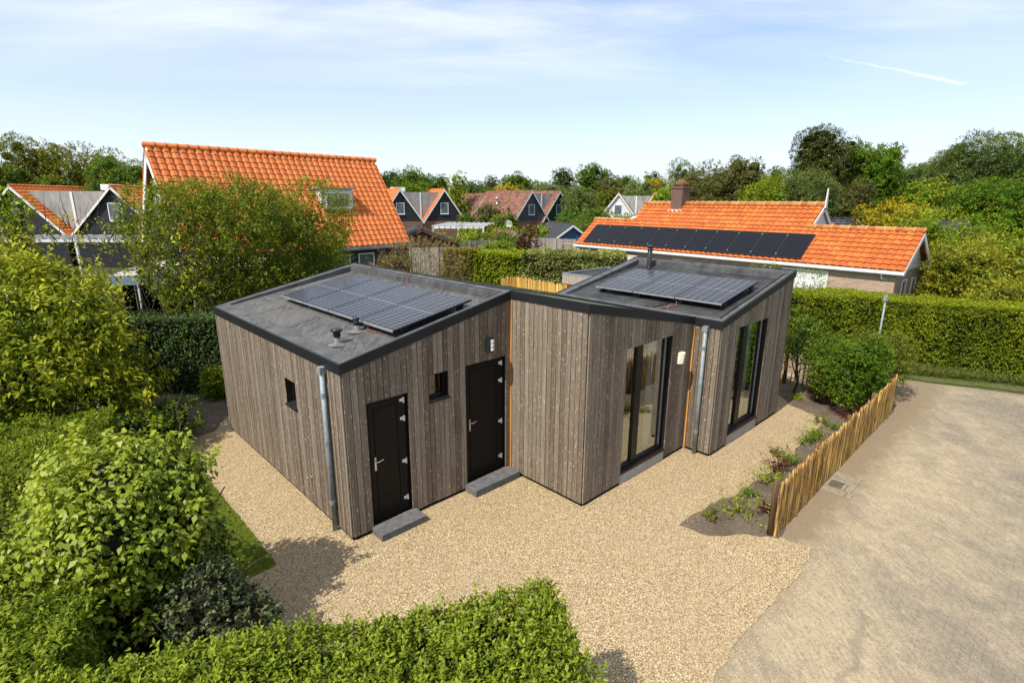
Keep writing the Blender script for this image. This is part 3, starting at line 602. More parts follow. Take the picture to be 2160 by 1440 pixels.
# small windows
def small_window(P, d, out, s0, s1, z0, z1):
    o = P + d * s0 + Z * z0; w = s1 - s0; h = z1 - z0; ins = -out * .09; f = .045
    m_ = MB()
    for a, b, c, e in ((0, 0, w, f), (0, h - f, w, f), (0, f, f, h - 2 * f), (w - f, f, f, h - 2 * f)): m_.box(o + d * a + Z * b + ins, d * c, -out * .06, Z * e)
    win = m_.build('window', M['frame'], cabin)
    MB().quad(o + ins - out * .02 + d * f + Z * f, o + ins - out * .02 + d * (w - f) + Z * f, o + ins - out * .02 + d * (w - f) + Z * (h - f), o + ins - out * .02 + d * f + Z * (h - f)).build('pane', M['glass_small'], win)
    rv = MB(); rv.box(o - out * .088, d * .012, out * .108, Z * h); rv.box(o + d * (w - .012) - out * .088, d * .012, out * .108, Z * h); rv.box(o + d * .012 + Z * (h - .012) - out * .088, d * (w - .024), out * .108, Z * .012)
    rv.build('reveal', M['frame'], win)
    MB().prism([o - out * .088 - d * .0 + Z * .0, o - out * .088 + d * w, o + out * .055 + d * (w + .02) - Z * .025, o + out * .055 - d * .02 - Z * .025][::(1 if np.dot(np.cross(d, out), Z) > 0 else -1)], [x + Z * .03 for x in [o - out * .088, o - out * .088 + d * w, o + out * .055 + d * (w + .02) - Z * .025, o + out * .055 - d * .02 - Z * .025][::(1 if np.dot(np.cross(d, out), Z) > 0 else -1)]]).build('sill', M['black_metal'], win)
small_window(N, U, -V_, 1.59, 2.02, 2.06, 2.55); small_window(N, V_, -U, 1.83, 2.29, 1.81, 2.32)
# tall windows with a wide mullion
def tall_window(P, s0, s1, z0, z1, m0, m1):
    o = P + U * s0 + Z * z0; w = s1 - s0; h = z1 - z0; ins = V_ * .075; f = .05; q = o + ins
    a = MB()
    a.box(q, U * .03, V_ * .08, Z * h); a.box(q + U * (w - .06), U * .06, V_ * .08, Z * h); a.box(q + U * .03 + Z * (h - f), U * (w - .09), V_ * .08, Z * f); a.box(q + U * .03, U * (w - .09), V_ * .08, Z * .09)
    a.box(q + U * (m0 - s0) + Z * .09 - V_ * .012, U * (m1 - m0), V_ * .085, Z * (h - f - .09))
    win = a.build('window', M['frame'], cabin)
    for x0, x1 in ((.03, m0 - s0), (m1 - s0, w - .06)):
        MB().quad(q + U * x0 + V_ * .03 + Z * .09, q + U * x1 + V_ * .03 + Z * .09, q + U * x1 + V_ * .03 + Z * (h - f), q + U * x0 + V_ * .03 + Z * (h - f)).build('pane', M['glass'], win)
    st = MB()
    for x in (m1 - s0 - .075, w - .06 - .021): st.box(q + U * x + Z * .09 + V_ * .012, U * .02, V_ * .017, Z * (h - f - .09))
    st.build('glazing_bead', M['zinc'], win)
    rv = MB(); rv.box(o - V_ * .0, U * .012, V_ * .073, Z * h); rv.box(o + U * (w - .012), U * .012, V_ * .073, Z * h); rv.box(o + U * .012 + Z * (h - .012), U * (w - .024), V_ * .073, Z * .012); rv.build('reveal', M['frame'], win)
    MB().prism([o + U * 0 + V_ * .074 - Z * .0, o - V_ * .035 - Z * .02, o + U * w - V_ * .035 - Z * .02, o + U * w + V_ * .074][::-1], [x + Z * .03 for x in [o + V_ * .074, o - V_ * .035 - Z * .02, o + U * w - V_ * .035 - Z * .02, o + U * w + V_ * .074][::-1]]).build('sill', M['frame'], win)
    MB().box(P + U * (s0 + .002) - V_ * .012 - Z * .05, U * (w - .004), V_ * .14, Z * (z0 + .03)).build('plinth', M['plinth'], cabin)
    cu = MB()
    for x0, x1 in ((.05, .30), (w - .40, w - .08)):
        k = 9; pts = [q + U * (x0 + (x1 - x0) * i / k) + V_ * (.22 + .03 * (i % 2)) for i in range(k + 1)]
        for i in range(k): cu.quad(pts[i] + Z * .03, pts[i + 1] + Z * .03, pts[i + 1] + Z * (h - .05), pts[i] + Z * (h - .05))
    cu.build('curtain', M['curtain'], win)
tall_window(MP, *W3, 1.64, 1.84); tall_window(RP, *W4, 1.30, 1.52)
mb = MB(); mb.quad(MP + U * .2 + V_ * .2 + Z * .2, MRp - U * .2 + V_ * .2 + Z * .2, MRp - U * .2 + V_ * 3.8 + Z * .2, MP + U * .2 + V_ * 3.8 + Z * .2)
mb.quad(RP + U * .2 + V_ * .2 + Z * .2, RRp - U * .2 + V_ * .2 + Z * .2, Sp - U * .2 - V_ * .2 + Z * .2, Qp + U * .2 - V_ * .2 + Z * .2); mb.build('inside_floor', M['floor_in'], cabin)
# wall lamps
c = N + U * 2.91 - V_ * .022 + Z * 2.72; lm = MB()
pts = [(0, 0), (.0, .05), (.03, .085), (.09, .105), (.15, .085), (.18, .05), (.18, 0)]
lm.prism([c + U * a - V_ * b for a, b in pts][::-1][::-1][::-1], [c + U * a - V_ * b + Z * .28 for a, b in pts][::-1]); lamp = lm.build('wall_lamp', M['black_metal'], cabin)
for k in range(3):
    g = MB(); pp = [(.055, .098), (.09, .112), (.14, .100), (.168, .07), (.14, .06), (.09, .06)]
    g.prism([c + U * a - V_ * b + Z * (.03 + k * .078) for a, b in pp][::-1], [c + U * a - V_ * b + Z * (.092 + k * .078) for a, b in pp][::-1]); g.build('diffuser', M['opal'], lamp)
c = MP + U * 3.06 - V_ * .022 + Z * 2.15; g = MB()
P2 = [(0, 0), (0, .04), (.06, .085), (.12, .085), (.18, .04), (.18, 0)]; P3 = [(.01, 0), (.01, .06), (.06, .115), (.12, .115), (.17, .06), (.17, 0)]
g.prism([c + U * a - V_ * b for a, b in P2][::-1], [c + U * a - V_ * b + Z * .24 for a, b in P3][::-1]); g.build('wall_lamp', M['cream'], cabin)
# downpipes
def downpipe(P, d, out, s, ztop):
    b = P + d * s + out * .085; g = MB(); g.tube([b + Z * .0, b + Z * (ztop - .12)], .042, 14)
    pipe = g.build('downpipe', M['zinc'], cabin, True)
    h = MB(); h.box(b - d * .055 - out * .05 + Z * (ztop - .15), d * .11, out * .10, Z * .11); h.box(b - d * .05 - out * .16 + Z * (ztop - .10), d * .10, out * .125, Z * .062); h.build('rainwater_head', M['zinc'], pipe)
    for zz in (.52, 1.62, 2.45):
        k = MB(); k.tube([b + Z * zz, b + Z * (zz + .022)], .050, 14); k.tube([b + Z * (zz + .035), b + Z * (zz + .05)], .049, 14); k.tube([b + Z * (zz - .03), b + Z * (zz - .015)], .049, 14); k.box(b + Z * (zz + .0) - d * .012, d * .024, -out * .085, Z * .02)
        k.build('bracket', M['zinc'], pipe)
downpipe(N, V_, -U, .50, 2.98); downpipe(MRp, -V_, -U, .33, 2.98)
# outside tap
b = N + V_ * 1.48 - U * .022 + Z * .60; g = MB(); g.tube([b, b - U * .07], .014, 8); g.tube([b - U * .06, b - U * .11, b - U * .125 - Z * .05], [.013, .012, .010], 8); g.tube([b - U * .065, b - U * .065 + Z * .05], .009, 6); g.box(b - U * .07 - V_ * .03 + Z * .05, V_ * .06, -U * .012, Z * .010); g.tube([b + U * .0, b - U * .012], .028, 10); g.build('tap', M['steel'], cabin)
# roof vents and flue
def vent(p, s, t, dk, small):
    b = p(s, t, dk(s)); g = MB(); g.lathe(b, [(.17, .002), (.15, .010), (.080, .022), (.055, .04), (.048, .15 if not small else .13)], 20); v = g.build('roof_vent', M['lead'], cabin, True)
    k = MB()
    if not small: k.lathe(b, [(.060, .14), (.062, .225), (.092, .232), (.104, .245), (.104, .268), (.085, .282), (.0, .286)], 22)
    else: k.lathe(b, [(.052, .12), (.054, .20), (.048, .205), (.048, .212), (.062, .217), (.060, .255), (.03, .275), (.0, .275)], 18)
    k.build('cap', M['plastic'], v, True)
vent(pL, .475, 1.0, dkL, False); vent(pL, 1.0, 1.30, dkL, True)
b = pR(3.32, 3.95, dkR(3.32)); g = MB(); g.lathe(b, [(.10, .0), (.085, .02), (.072, .06), (.072, .50), (.066, .505), (.066, .52), (.085, .525), (.085, .57), (.066, .575), (.066, .59), (.085, .595), (.085, .65), (.07, .665), (0, .665)], 20); g.build('flue_pipe', M['plastic'], cabin, True)
# door steps
def step(s0, s1, out, h, label):
    o = N + U * s0 - V_ * .03 - Z * .01; g = MB(); a = .008
    q = [o, o + U * (s1 - s0), o + U * (s1 - s0) - V_ * out, o - V_ * out]; q = q[::-1]; ce = sum(q) / 4
    top = [x + (ce - x) * .012 + Z * h for x in q]; mid = [x + Z * (h - a) for x in q]
    g.prism(q, mid); g.prism([x + Z * .0002 for x in mid], top); st = g.build('concrete_step', M['concrete'], None); tag(st, label, 'step', 'grey concrete door steps')
step(.33, 1.22, .34, .13, 'grey concrete step below the shorter left-hand door of the cabin'); step(2.36, 3.52, .34, .15, 'grey concrete step below the taller door beside the orange batten')

# solar panels lying on low ballast rails
def solar_panel(p, dk, s0, s1, t0, t1, label, matn='solar', lift=(.16, .16), mounts=True, parent=None, group='framed solar panels on the cabin roofs'):
    z0, z1 = dk(s0) + lift[0], dk(s1) + lift[1]
    c0 = p(s0, t0, z0)
    par = parent or cabin
    cs = [p(s0, t0, z0), p(s1, t0, z1), p(s1, t1, z1), p(s0, t1, z0)]
    g = MB(); g.prism([x - Z * .035 for x in cs], cs); par = g.build('solar_panel', M['plastic'], par)
    k = .012; i = [p(s0 + k, t0 + k, z0 + .003 + (z1 - z0) * k / (s1 - s0)), p(s1 - k, t0 + k, z1 + .003 - (z1 - z0) * k / (s1 - s0)), p(s1 - k, t1 - k, z1 + .003 - (z1 - z0) * k / (s1 - s0)), p(s0 + k, t1 - k, z0 + .003 + (z1 - z0) * k / (s1 - s0))]
    g = MB(); g.quad(*i); g.uv = np.array([(0, 0), (0, 1), (1, 1), (1, 0)]); g.build('cells', M[matn], par)
    e = MB(); e.prism([cs[0] - Z * .034 - U * .002, cs[3] - Z * .034 - U * .002, cs[3] - Z * .034 - U * .010, cs[0] - Z * .034 - U * .010][::-1], [cs[0] + Z * .002 - U * .002, cs[3] + Z * .002 - U * .002, cs[3] + Z * .002 - U * .010, cs[0] + Z * .002 - U * .010][::-1]); e.build('edge_strip', M['alu'], par)
    for ss in ((s0 + .25, s1 - .25) if mounts else ()):
        for tt in (t0 + .03, t1 - .08):
            f = MB(); zz = dk(ss); f.box(p(ss - .05, tt, zz), U * .12, V_ * .05, Z * (z0 - zz + (z1 - z0) * (ss - s0) / (s1 - s0) - .036)); f.box(p(ss - .09, tt - .03, zz), U * .20, V_ * .11, Z * .03); f.build('mount', M['plastic'], par)
    return par
ts = [.25, 1.46, 2.66, 3.86, 5.06]
for i in range(4): solar_panel(pL, dkL, 1.12, 2.83, ts[i] + .012, ts[i + 1] - .012, '', lift=(.155, .19))
ts = [.36, 1.53, 2.70, 3.87]
for i in range(3): solar_panel(pR, dkR, .66, 2.49, ts[i] + .012, ts[i + 1] - .012, '', lift=(.18, .20))
# loose solar cables
def cable(name, label, pts, mat, r=.009):
    o = MB().tube(pts, r, 6).build(name, M[mat], None, True); tag(o, label, 'cable')
q = lambda s, t, dz=.012: pR(s, t, dkR(s) + dz)
cable('solar_cable', 'pink cable looping on the right cabin roof in front of the panels', [q(1.05, 1.42), q(.80, 1.46), q(.78, 1.55, .03), q(.62, 1.44), q(.45, 1.55), q(.30, 1.50)], 'pink_cable', .012)
cable('solar_cable', 'dark cable pair running from the panels to the low roof edge', [q(.95, 1.62), q(.6, 1.72), q(.35, 1.80), q(.25, 1.98), q(.34, 2.12), q(.2, 2.16)], 'plastic', .012)
cable('solar_cable', 'brown-pink cable coil beside the fascia joint on the right roof', [q(.66, 1.52), q(.52, 1.58), q(.36, 1.62), q(.24, 1.74)], 'pink_cable', .010)
q = lambda s, t, dz=.012: pL(s, t, dkL(s) + dz)
cable('solar_cable', 'red cable climbing over the back parapet of the left cabin roof', [q(2.84, 3.15, .05), q(3.05, 3.20, .03), q(3.34, 3.28, .05), q(3.38, 3.30, .22), q(3.62, 3.42, .20), q(3.72, 3.5, .16)], 'red_cable', .007)
cable('solar_cable', 'thin red cable on the left roof between the thin vent and the panels', [q(1.15, 1.12, .10), q(1.06, 1.05, .05), q(1.12, .85, .02), q(1.30, .62, .02)], 'red_cable', .007)

# ------------------------------------------------------------------ foliage tools
def nrm(a): return a / (np.linalg.norm(a, axis=-1, keepdims=True) + 1e-9)
def sprigs(rg, base, dirs, length, k, ll, lw, spread=0.9, tint=None, tsd=0.16, droop=0.0, fold=0.18):
    """leaf quads growing along short twigs; base,dirs (n,3) -> (n*k,4,3), tints"""
    n = len(base); L_ = length * rg.uniform(.6, 1.25, (n, 1)) if np.isscalar(length) else length[:, None] * rg.uniform(.7, 1.2, (n, 1))
    dirs = nrm(dirs)
    t = (np.tile(np.linspace(0.05, 1.0, k), (n, 1)) + rg.uniform(-.08, .08, (n, k)))[..., None]
    ax = dirs[:, None, :]
    rnd = rg.normal(size=(n, k, 3)); rad = nrm(rnd - (rnd * ax).sum(-1, keepdims=True) * ax)
    P = base[:, None, :] + ax * t * L_[:, None, :] + rad * (0.15 * ll)
    a = nrm(ax * rg.uniform(.25, .9, (n, k, 1)) + rad * spread + np.array([0, 0, -droop]))
    up = nrm(np.array([0, 0, 1.0]) + rg.normal(size=(n, k, 3)) * .45 + ax * .35)
    s_ = nrm(np.cross(a, up)); nn = np.cross(s_, a)
    sz = rg.uniform(.65, 1.2, (n, k, 1)) * np.where(t > .9, .8, 1.0)
    l = ll * sz; w_ = lw * sz
    b0 = P; m = P + a * l * .45
    V = np.stack([b0, m + s_ * w_ * .5 + nn * w_ * fold, P + a * l - nn * l * .10, m - s_ * w_ * .5 + nn * w_ * fold], axis=2).reshape(-1, 4, 3)
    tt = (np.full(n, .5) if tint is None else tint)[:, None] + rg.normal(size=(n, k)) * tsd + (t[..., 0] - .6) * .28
    return V, tt.reshape(-1)
def lump(P, sc, seed):
    r = np.random.default_rng(seed); o = np.zeros(len(P))
    for i in range(7):
        kx = r.normal(size=3) * sc * (1 + i * .35); o += np.sin(P @ kx + r.uniform(0, 6.28)) / (1 + i * .5)
    return o / 2.6
def crown_pts(rg, blobs, n, inner=0.22):
    """blobs: list (centre(3), radii(3)). returns points, outward dirs"""
    A = np.array([(b[1][0] * b[1][1] + b[1][0] * b[1][2] + b[1][1] * b[1][2]) for b in blobs]); pr = A / A.sum()
    idx = rg.choice(len(blobs), size=int(n * 1.7), p=pr); Cc = np.array([b[0] for b in blobs], float)[idx]; Rr = np.array([b[1] for b in blobs], float)[idx]
    d = nrm(rg.normal(size=(len(idx), 3))); rr = np.where(rg.random(len(idx)) < inner, rg.uniform(.35, .9, len(idx)), rg.uniform(.84, 1.04, len(idx)))
    P = Cc + d * Rr * rr[:, None]; keep = np.ones(len(P), bool)
    for j, b in enumerate(blobs):
        q = (P - np.array(b[0])) / np.array(b[1]); keep &= ~((np.linalg.norm(q, axis=1) < .74) & (idx != j) & (rg.random(len(P)) < .85))
    P = P[keep][:n]; O = nrm(d[keep][:n] / Rr[keep][:n]); return P, O
def limb(mb, a, b, r0, r1, rg, n=4, sag=.12):
    a = np.array(a, float); b = np.array(b, float); l = np.linalg.norm(b - a); pts = [a + (b - a) * i / n + (rg.normal(size=3) * l * .035 if 0 < i < n else 0) + np.array([0, 0, math.sin(math.pi * i / n) * l * sag * .3]) for i in range(n + 1)]
    mb.tube(pts, [r0 + (r1 - r0) * i / n for i in range(n + 1)], 7)
def tree(name, label, cat, x, y, h, r, kind, seed, crown0=.25, nb=9, dens=1.0, leaf=(.20, .11), twig=.35, k=6, shape='round', group=None, z0=0.0, inner=.22, lean=(0, 0), clump=.30, limbs=7, trunk_r=None, holes=.0, base_tint=.5, trunk_mat='bark', stems=1, lobes=1.0, core=0.0):
    rg = np.random.default_rng(seed); root = thing(name, label, cat, (x, y, z0), group)
    zc0 = h * crown0; blobs = []; nb = int(nb * lobes); bs_ = (1 / lobes) ** .38
    H_ = h - zc0
    for i in range(nb):
        f = (i + .5) / nb
        if shape == 'round':
            zz = zc0 + H_ * (.18 + .68 * f); rad = r * math.sqrt(max(.05, 1 - (2 * (.18 + .68 * f) - 1) ** 2)) * .62; br = r * rg.uniform(.36, .54)
        elif shape == 'tall':
            zz = zc0 + H_ * (.08 + .80 * f); rad = r * (.55 - .25 * f); br = r * rg.uniform(.38, .55)
        elif shape == 'cone':
            zz = zc0 + H_ * (.05 + .85 * f); rad = r * .55 * (1 - f); br = r * (.62 - .40 * f)
        elif shape == 'pine':
            zz = zc0 + H_ * (.15 + .75 * f); rad = r * (.62 - .42 * f) * rg.uniform(.5, 1.1); br = r * rg.uniform(.34, .50) * (1.15 - .35 * f)
        else:  # wide
            zz = zc0 + H_ * (.25 + .5 * f); rad = r * .66; br = r * rg.uniform(.32, .46)
        an = i * 2.4 + rg.uniform(-.5, .5); c = (rad * math.cos(an) + lean[0] * f * r, rad * math.sin(an) + lean[1] * f * r, min(zz, h - br * .55))
        br *= bs_; fl = .62 if shape == 'pine' else rg.uniform(.75, 1.0); blobs.append((c, (br, br, br * fl)))
    if shape in ('round', 'wide'): blobs.append(((0, 0, zc0 + H_ * .48), (r * .62, r * .62, H_ * .40)))
    area = sum(4 * math.pi * ((b[1][0] * b[1][2]) ** 1.0) for b in blobs); n = int(min(area / (leaf[0] * leaf[1] * k) * .62 * dens, 12000))
    P, O = crown_pts(rg, blobs, n, inner)
    lp = lump(P, 1.6 / r * 2, seed + 1)
    if holes > 0: kp = lump(P, 2.4 / r * 2, seed + 9) > (-1.15 + holes); P, O, lp = P[kp], O[kp], lp[kp]
    P = P + O * (lp * r * .10)[:, None]
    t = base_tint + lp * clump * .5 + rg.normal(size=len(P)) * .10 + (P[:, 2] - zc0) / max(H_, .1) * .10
    if core > 0:  # dark solid blobs added inside the crown so no light shows through
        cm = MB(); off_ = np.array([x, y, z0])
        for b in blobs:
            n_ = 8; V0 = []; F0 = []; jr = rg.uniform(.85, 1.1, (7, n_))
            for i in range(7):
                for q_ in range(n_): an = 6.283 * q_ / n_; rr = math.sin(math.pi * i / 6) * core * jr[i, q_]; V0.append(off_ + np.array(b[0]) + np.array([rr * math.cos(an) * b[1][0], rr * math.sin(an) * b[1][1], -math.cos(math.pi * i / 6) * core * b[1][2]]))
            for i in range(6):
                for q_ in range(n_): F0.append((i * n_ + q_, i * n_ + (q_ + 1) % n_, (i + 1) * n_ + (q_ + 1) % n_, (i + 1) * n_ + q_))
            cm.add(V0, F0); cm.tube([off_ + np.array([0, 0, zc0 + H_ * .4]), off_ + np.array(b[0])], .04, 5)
        cm.build('dark_core', M['shade_' + kind] if 'shade_' + kind in M else M['twigs'], root)
    V, tt = sprigs(rg, P, O + rg.normal(size=P.shape) * .45 + np.array([lean[0] * .6, lean[1] * .6, .35]), twig, k, leaf[0], leaf[1], tint=t)
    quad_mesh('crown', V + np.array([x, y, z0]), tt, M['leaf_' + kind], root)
    tb = MB(); tr = trunk_r or (.028 * h + .02); off = np.array([x, y, z0])
    for s in range(stems):
        ang = s * 6.28 / max(1, stems); top = np.array([lean[0] * r * .4 + (.3 * r * math.cos(ang) if stems > 1 else 0), lean[1] * r * .4 + (.3 * r * math.sin(ang) if stems > 1 else 0), zc0 + H_ * .62])
        limb(tb, off + np.array([.12 * s, .05 * s, -.05]), off + top, tr, tr * .35, rg, 5)
        for b in blobs[:limbs]:
            f = rg.uniform(.25, .75); st = top * f; limb(tb, off + st, off + np.array(b[0]) + np.array([0, 0, b[1][2] * .2]), tr * .45, tr * .10, rg, 4)
    tb.build('trunk', M[trunk_mat], root, True)
    return root
def hedge(name, label, cat, path, width, h, kind, seed, dens=1400, leaf=(.05, .028), twig=.07, k=5, bulge=.06, bsc=2.0, top_tint=.12, group=None, base_tint=.5, clump=.3, shoots=0, shoot_len=.2, z0=0.0, core_in=.13, sides=(1, 1), ends=(1, 1), droop=0.0, outw=.5, hfun=None):
    rg = np.random.default_rng(seed); path = [np.array([p[0], p[1], 0.0]) for p in path]
    c = sum(path) / len(path); root = thing(name, label, cat, (float(c[0]), float(c[1]), z0), group)
    Ps, Os = [], []; core = MB(); lens = [np.linalg.norm(b - a) for a, b in zip(path[:-1], path[1:])]
    for j, (a, b) in enumerate(zip(path[:-1], path[1:])):
        l = lens[j]; d = (b - a) / l; nr = np.array([d[1], -d[0], 0])
        ext = width * .5 if len(path) > 2 else 0
        a2 = a - d * (ext if j > 0 else 0); l2 = l + (ext if j > 0 else 0)
        def add(P, O): Ps.append(P); Os.append(O)
        n = int(l2 * width * dens / k); s = rg.uniform(0, l2, n); w_ = rg.uniform(-.5, .5, n) * width; add(a2 + d * s[:, None] + nr * w_[:, None] + np.array([0, 0, h]), np.tile([0, 0, 1.0], (n, 1)))
        for sg, on in ((1, sides[0]), (-1, sides[1])):
            if not on: continue
            n = int(l2 * h * dens / k * on); s = rg.uniform(0, l2, n); z = rg.uniform(.02, 1, n) * h; add(a2 + d * s[:, None] + nr * (sg * width / 2) + np.array([0, 0, 1.0]) * z[:, None], np.tile(nr * sg, (n, 1)))
        for e, p, sg in ((0, a, -1), (1, b, 1)):
            if (e == 0 and j > 0) or (e == 1 and j < len(lens) - 1) or not ends[e]: continue
            n = int(width * h * dens / k); w_ = rg.uniform(-.5, .5, n) * width; z = rg.uniform(.02, 1, n) * h; add(p + nr * w_[:, None] + np.array([0, 0, 1.0]) * z[:, None], np.tile(d * sg, (n, 1)))
        ci = core_in + bulge * .5; q = a2 + d * ci + nr * (-(width / 2 - ci)); core.box(q + Z * (z0 + .03), d * (l2 - 2 * ci if j == len(lens) - 1 else l2 - ci), nr * (width - 2 * ci), Z * (h - ci - .03 - .004 * j))
    P = np.concatenate(Ps); O = np.concatenate(Os)
    lp = lump(P, bsc, seed + 3); lp2 = lump(P, bsc * 4, seed + 5); off = rg.uniform(-1, 0, len(P)) ** 3 * .10 * 1.0
    # round the shoulders
    if hfun is not None: P = P * np.array([1, 1, 0]) + np.array([0, 0, 1.0]) * (P[:, 2] * hfun(P))[:, None]
    edge = np.clip((P[:, 2] - (h - .18)) / .18, 0, 1) * (O[:, 2] < .5); P = P - O * (edge * .06)[:, None]
    P = P + O * (lp * bulge + lp2 * bulge * .4 + off - twig * .5)[:, None] + np.array([0, 0, z0])
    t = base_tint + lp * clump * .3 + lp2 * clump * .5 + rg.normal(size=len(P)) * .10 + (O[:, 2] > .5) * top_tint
    V, tt = sprigs(rg, P, O * outw * 2 + rg.normal(size=P.shape) * .5 + np.array([0, 0, .45 - droop]), twig, k, leaf[0], leaf[1], tint=t, droop=droop)
    Vs, Ts = [V], [tt]
    if shoots:
        i = rg.choice(np.where(O[:, 2] > .5)[0], shoots); V2, t2 = sprigs(rg, P[i], nrm(rg.normal(size=(shoots, 3)) * .28 + np.array([0, 0, 1.0])), shoot_len, 11, leaf[0], leaf[1], tint=np.full(shoots, base_tint + .22)); Vs.append(V2); Ts.append(t2)
    quad_mesh('foliage', np.concatenate(Vs), np.concatenate(Ts), M['leaf_' + kind], root); core.build('dark_hedge_core', M['twigs'], root)  # the core is an added dark box that blocks light behind the leaves
    return root
def bush(name, label, cat, blobs, kind, seed, n, leaf, twig, k, group=None, inner=.2, base_tint=.5, clump=.35, stems=6, droop=0.0, shoots=(), lumpy=.08, spread=.9, twigs_out=0, core=False, flowers=None):
    """free-form shrub: blobs in world coordinates"""
    rg = np.random.default_rng(seed); c = np.mean([b[0] for b in blobs], axis=0); zb = 0.0
    root = thing(name, label, cat, (float(c[0]), float(c[1]), zb), group)
    P, O = crown_pts(rg, blobs, n, inner); kp = P[:, 2] > .05; P, O = P[kp], O[kp]
    lp = lump(P, 2.2, seed + 1); P = P + O * (lp * lumpy)[:, None]
    zt = (P[:, 2] - P[:, 2].min()) / (np.ptp(P[:, 2]) + 1e-6)
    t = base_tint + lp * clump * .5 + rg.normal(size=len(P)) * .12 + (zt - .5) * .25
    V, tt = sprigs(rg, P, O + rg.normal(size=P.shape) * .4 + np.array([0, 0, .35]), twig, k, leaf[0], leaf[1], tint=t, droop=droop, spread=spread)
    Vs, Ts = [V], [tt]
    for (a, b) in shoots:
        a, b = np.array(a, float), np.array(b, float); m = 9; bs = np.array([a + (b - a) * i / m for i in range(m)]); V2, t2 = sprigs(rg, bs, np.tile(b - a, (m, 1)) + rg.normal(size=(m, 3)) * .15, np.linalg.norm(b - a) / m * 1.5, 6, leaf[0] * .9, leaf[1] * .9, tint=np.full(m, base_tint + .25), droop=droop); Vs.append(V2); Ts.append(t2)
    quad_mesh('foliage', np.concatenate(Vs), np.concatenate(Ts), M['leaf_' + kind], root)
    tb = MB()
    for i in range(stems):
        b = blobs[i % len(blobs)]; e = np.array(b[0]) + rg.normal(size=3) * np.array(b[1]) * .45; s = np.array([c[0] + rg.normal() * .15, c[1] + rg.normal() * .15, 0]); limb(tb, s, e, .035 if leaf[0] > .03 else .012, .008, rg, 5)
    for i in range(twigs_out):
        j = rg.integers(len(P)); a = P[j] - O[j] * .25; limb(tb, a, P[j] + (O[j] + np.array([0, 0, .5])) * rg.uniform(.25, .7), .010, .003, rg, 4)
    tb.build('stems', M['bark'], root, True)
    if core:  # added dark blobs filling the shrub, in place of its shaded inside
        cm = MB()
        for b in blobs:
            n_ = 10; prof = [(max(.0, math.sin(math.pi * i / 8)) * .70, -math.cos(math.pi * i / 8) * .70) for i in range(9)]
            V0 = []; F0 = []
            for (rr, zz_) in prof:
                for q_ in range(n_): an = 6.283 * q_ / n_; V0.append(np.array(b[0]) + np.array([rr * math.cos(an) * b[1][0], rr * math.sin(an) * b[1][1], zz_ * b[1][2]]))
            for i in range(8):
                for q_ in range(n_): F0.append((i * n_ + q_, i * n_ + (q_ + 1) % n_, (i + 1) * n_ + (q_ + 1) % n_, (i + 1) * n_ + q_))
            cm.add(V0, F0)
        cm.build('dark_core', M['twigs'], root)
    if flowers:
        i = rg.choice(len(P), flowers); V3, t3 = sprigs(rg, P[i] + O[i] * .05, O[i], .03, 4, .045, .035, spread=1.4); quad_mesh('blossom', V3, t3, M['offwhite'], root)
    return root

# ------------------------------------------------------------------ foreground hedges and shrubs
def nearer(bl, k): return [((b[0][0] * k, b[0][1] * k, CAMH + (b[0][2] - CAMH) * k), tuple(r * k for r in b[1])) for b in bl]
def nearer_p(sh, k): return [tuple((p[0] * k, p[1] * k, CAMH + (p[2] - CAMH) * k) for p in ab) for ab in sh]
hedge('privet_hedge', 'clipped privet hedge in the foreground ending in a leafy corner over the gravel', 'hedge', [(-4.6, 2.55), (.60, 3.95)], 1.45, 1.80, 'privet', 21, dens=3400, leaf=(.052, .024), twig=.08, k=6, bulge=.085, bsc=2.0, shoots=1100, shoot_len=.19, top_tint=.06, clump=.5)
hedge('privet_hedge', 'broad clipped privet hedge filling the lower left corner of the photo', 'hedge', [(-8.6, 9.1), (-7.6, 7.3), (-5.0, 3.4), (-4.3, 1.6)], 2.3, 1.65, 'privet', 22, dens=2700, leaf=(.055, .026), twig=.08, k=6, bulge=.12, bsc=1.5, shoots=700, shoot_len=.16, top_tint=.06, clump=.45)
bush('round_shrub', 'bright green broad-leaved shrub with drooping leaves and upright shoots, beside the small lawn', 'shrub',
     nearer([((-5.39, 6.71, 1.64), (0.72, 0.72, 0.57)), ((-4.86, 6.94, 1.60), (0.53, 0.53, 0.53)), ((-5.72, 6.52, 1.45), (0.45, 0.45, 0.42)), ((-5.17, 6.18, 1.14), (0.61, 0.53, 0.53)), ((-4.71, 6.71, 1.26), (0.46, 0.46, 0.53)), ((-5.62, 6.10, 1.07), (0.53, 0.46, 0.46)), ((-5.28, 6.44, 0.84), (0.61, 0.53, 0.38))], .88) + [((-4.6, 5.7, .9), (.65, .6, .6)), ((-4.2, 6.1, 1.0), (.5, .5, .6))],
     'round', 31, 3300, (.098, .058), .24, 5, droop=.75, stems=10, clump=.6, spread=1.0, core=True, lumpy=.26, twigs_out=10,
     shoots=nearer_p([((-5.05, 6.95, 1.9), (-4.98, 7.05, 2.55)), ((-4.72, 7.0, 1.85), (-4.55, 7.05, 2.35)), ((-5.6, 6.8, 1.9), (-5.55, 6.9, 2.3)), ((-5.95, 6.6, 1.7), (-6.05, 6.65, 2.0)), ((-5.3, 6.8, 1.95), (-5.4, 6.9, 2.35)), ((-4.9, 7.05, 1.85), (-4.8, 7.1, 2.3)), ((-5.9, 6.9, 1.9), (-6.1, 7.0, 2.45)), ((-4.45, 6.9, 1.7), (-4.15, 6.95, 2.15)), ((-5.05, 6.5, 2.0), (-5.0, 6.6, 2.45)), ((-4.5, 6.5, 1.5), (-4.1, 6.4, 1.6))], .88))
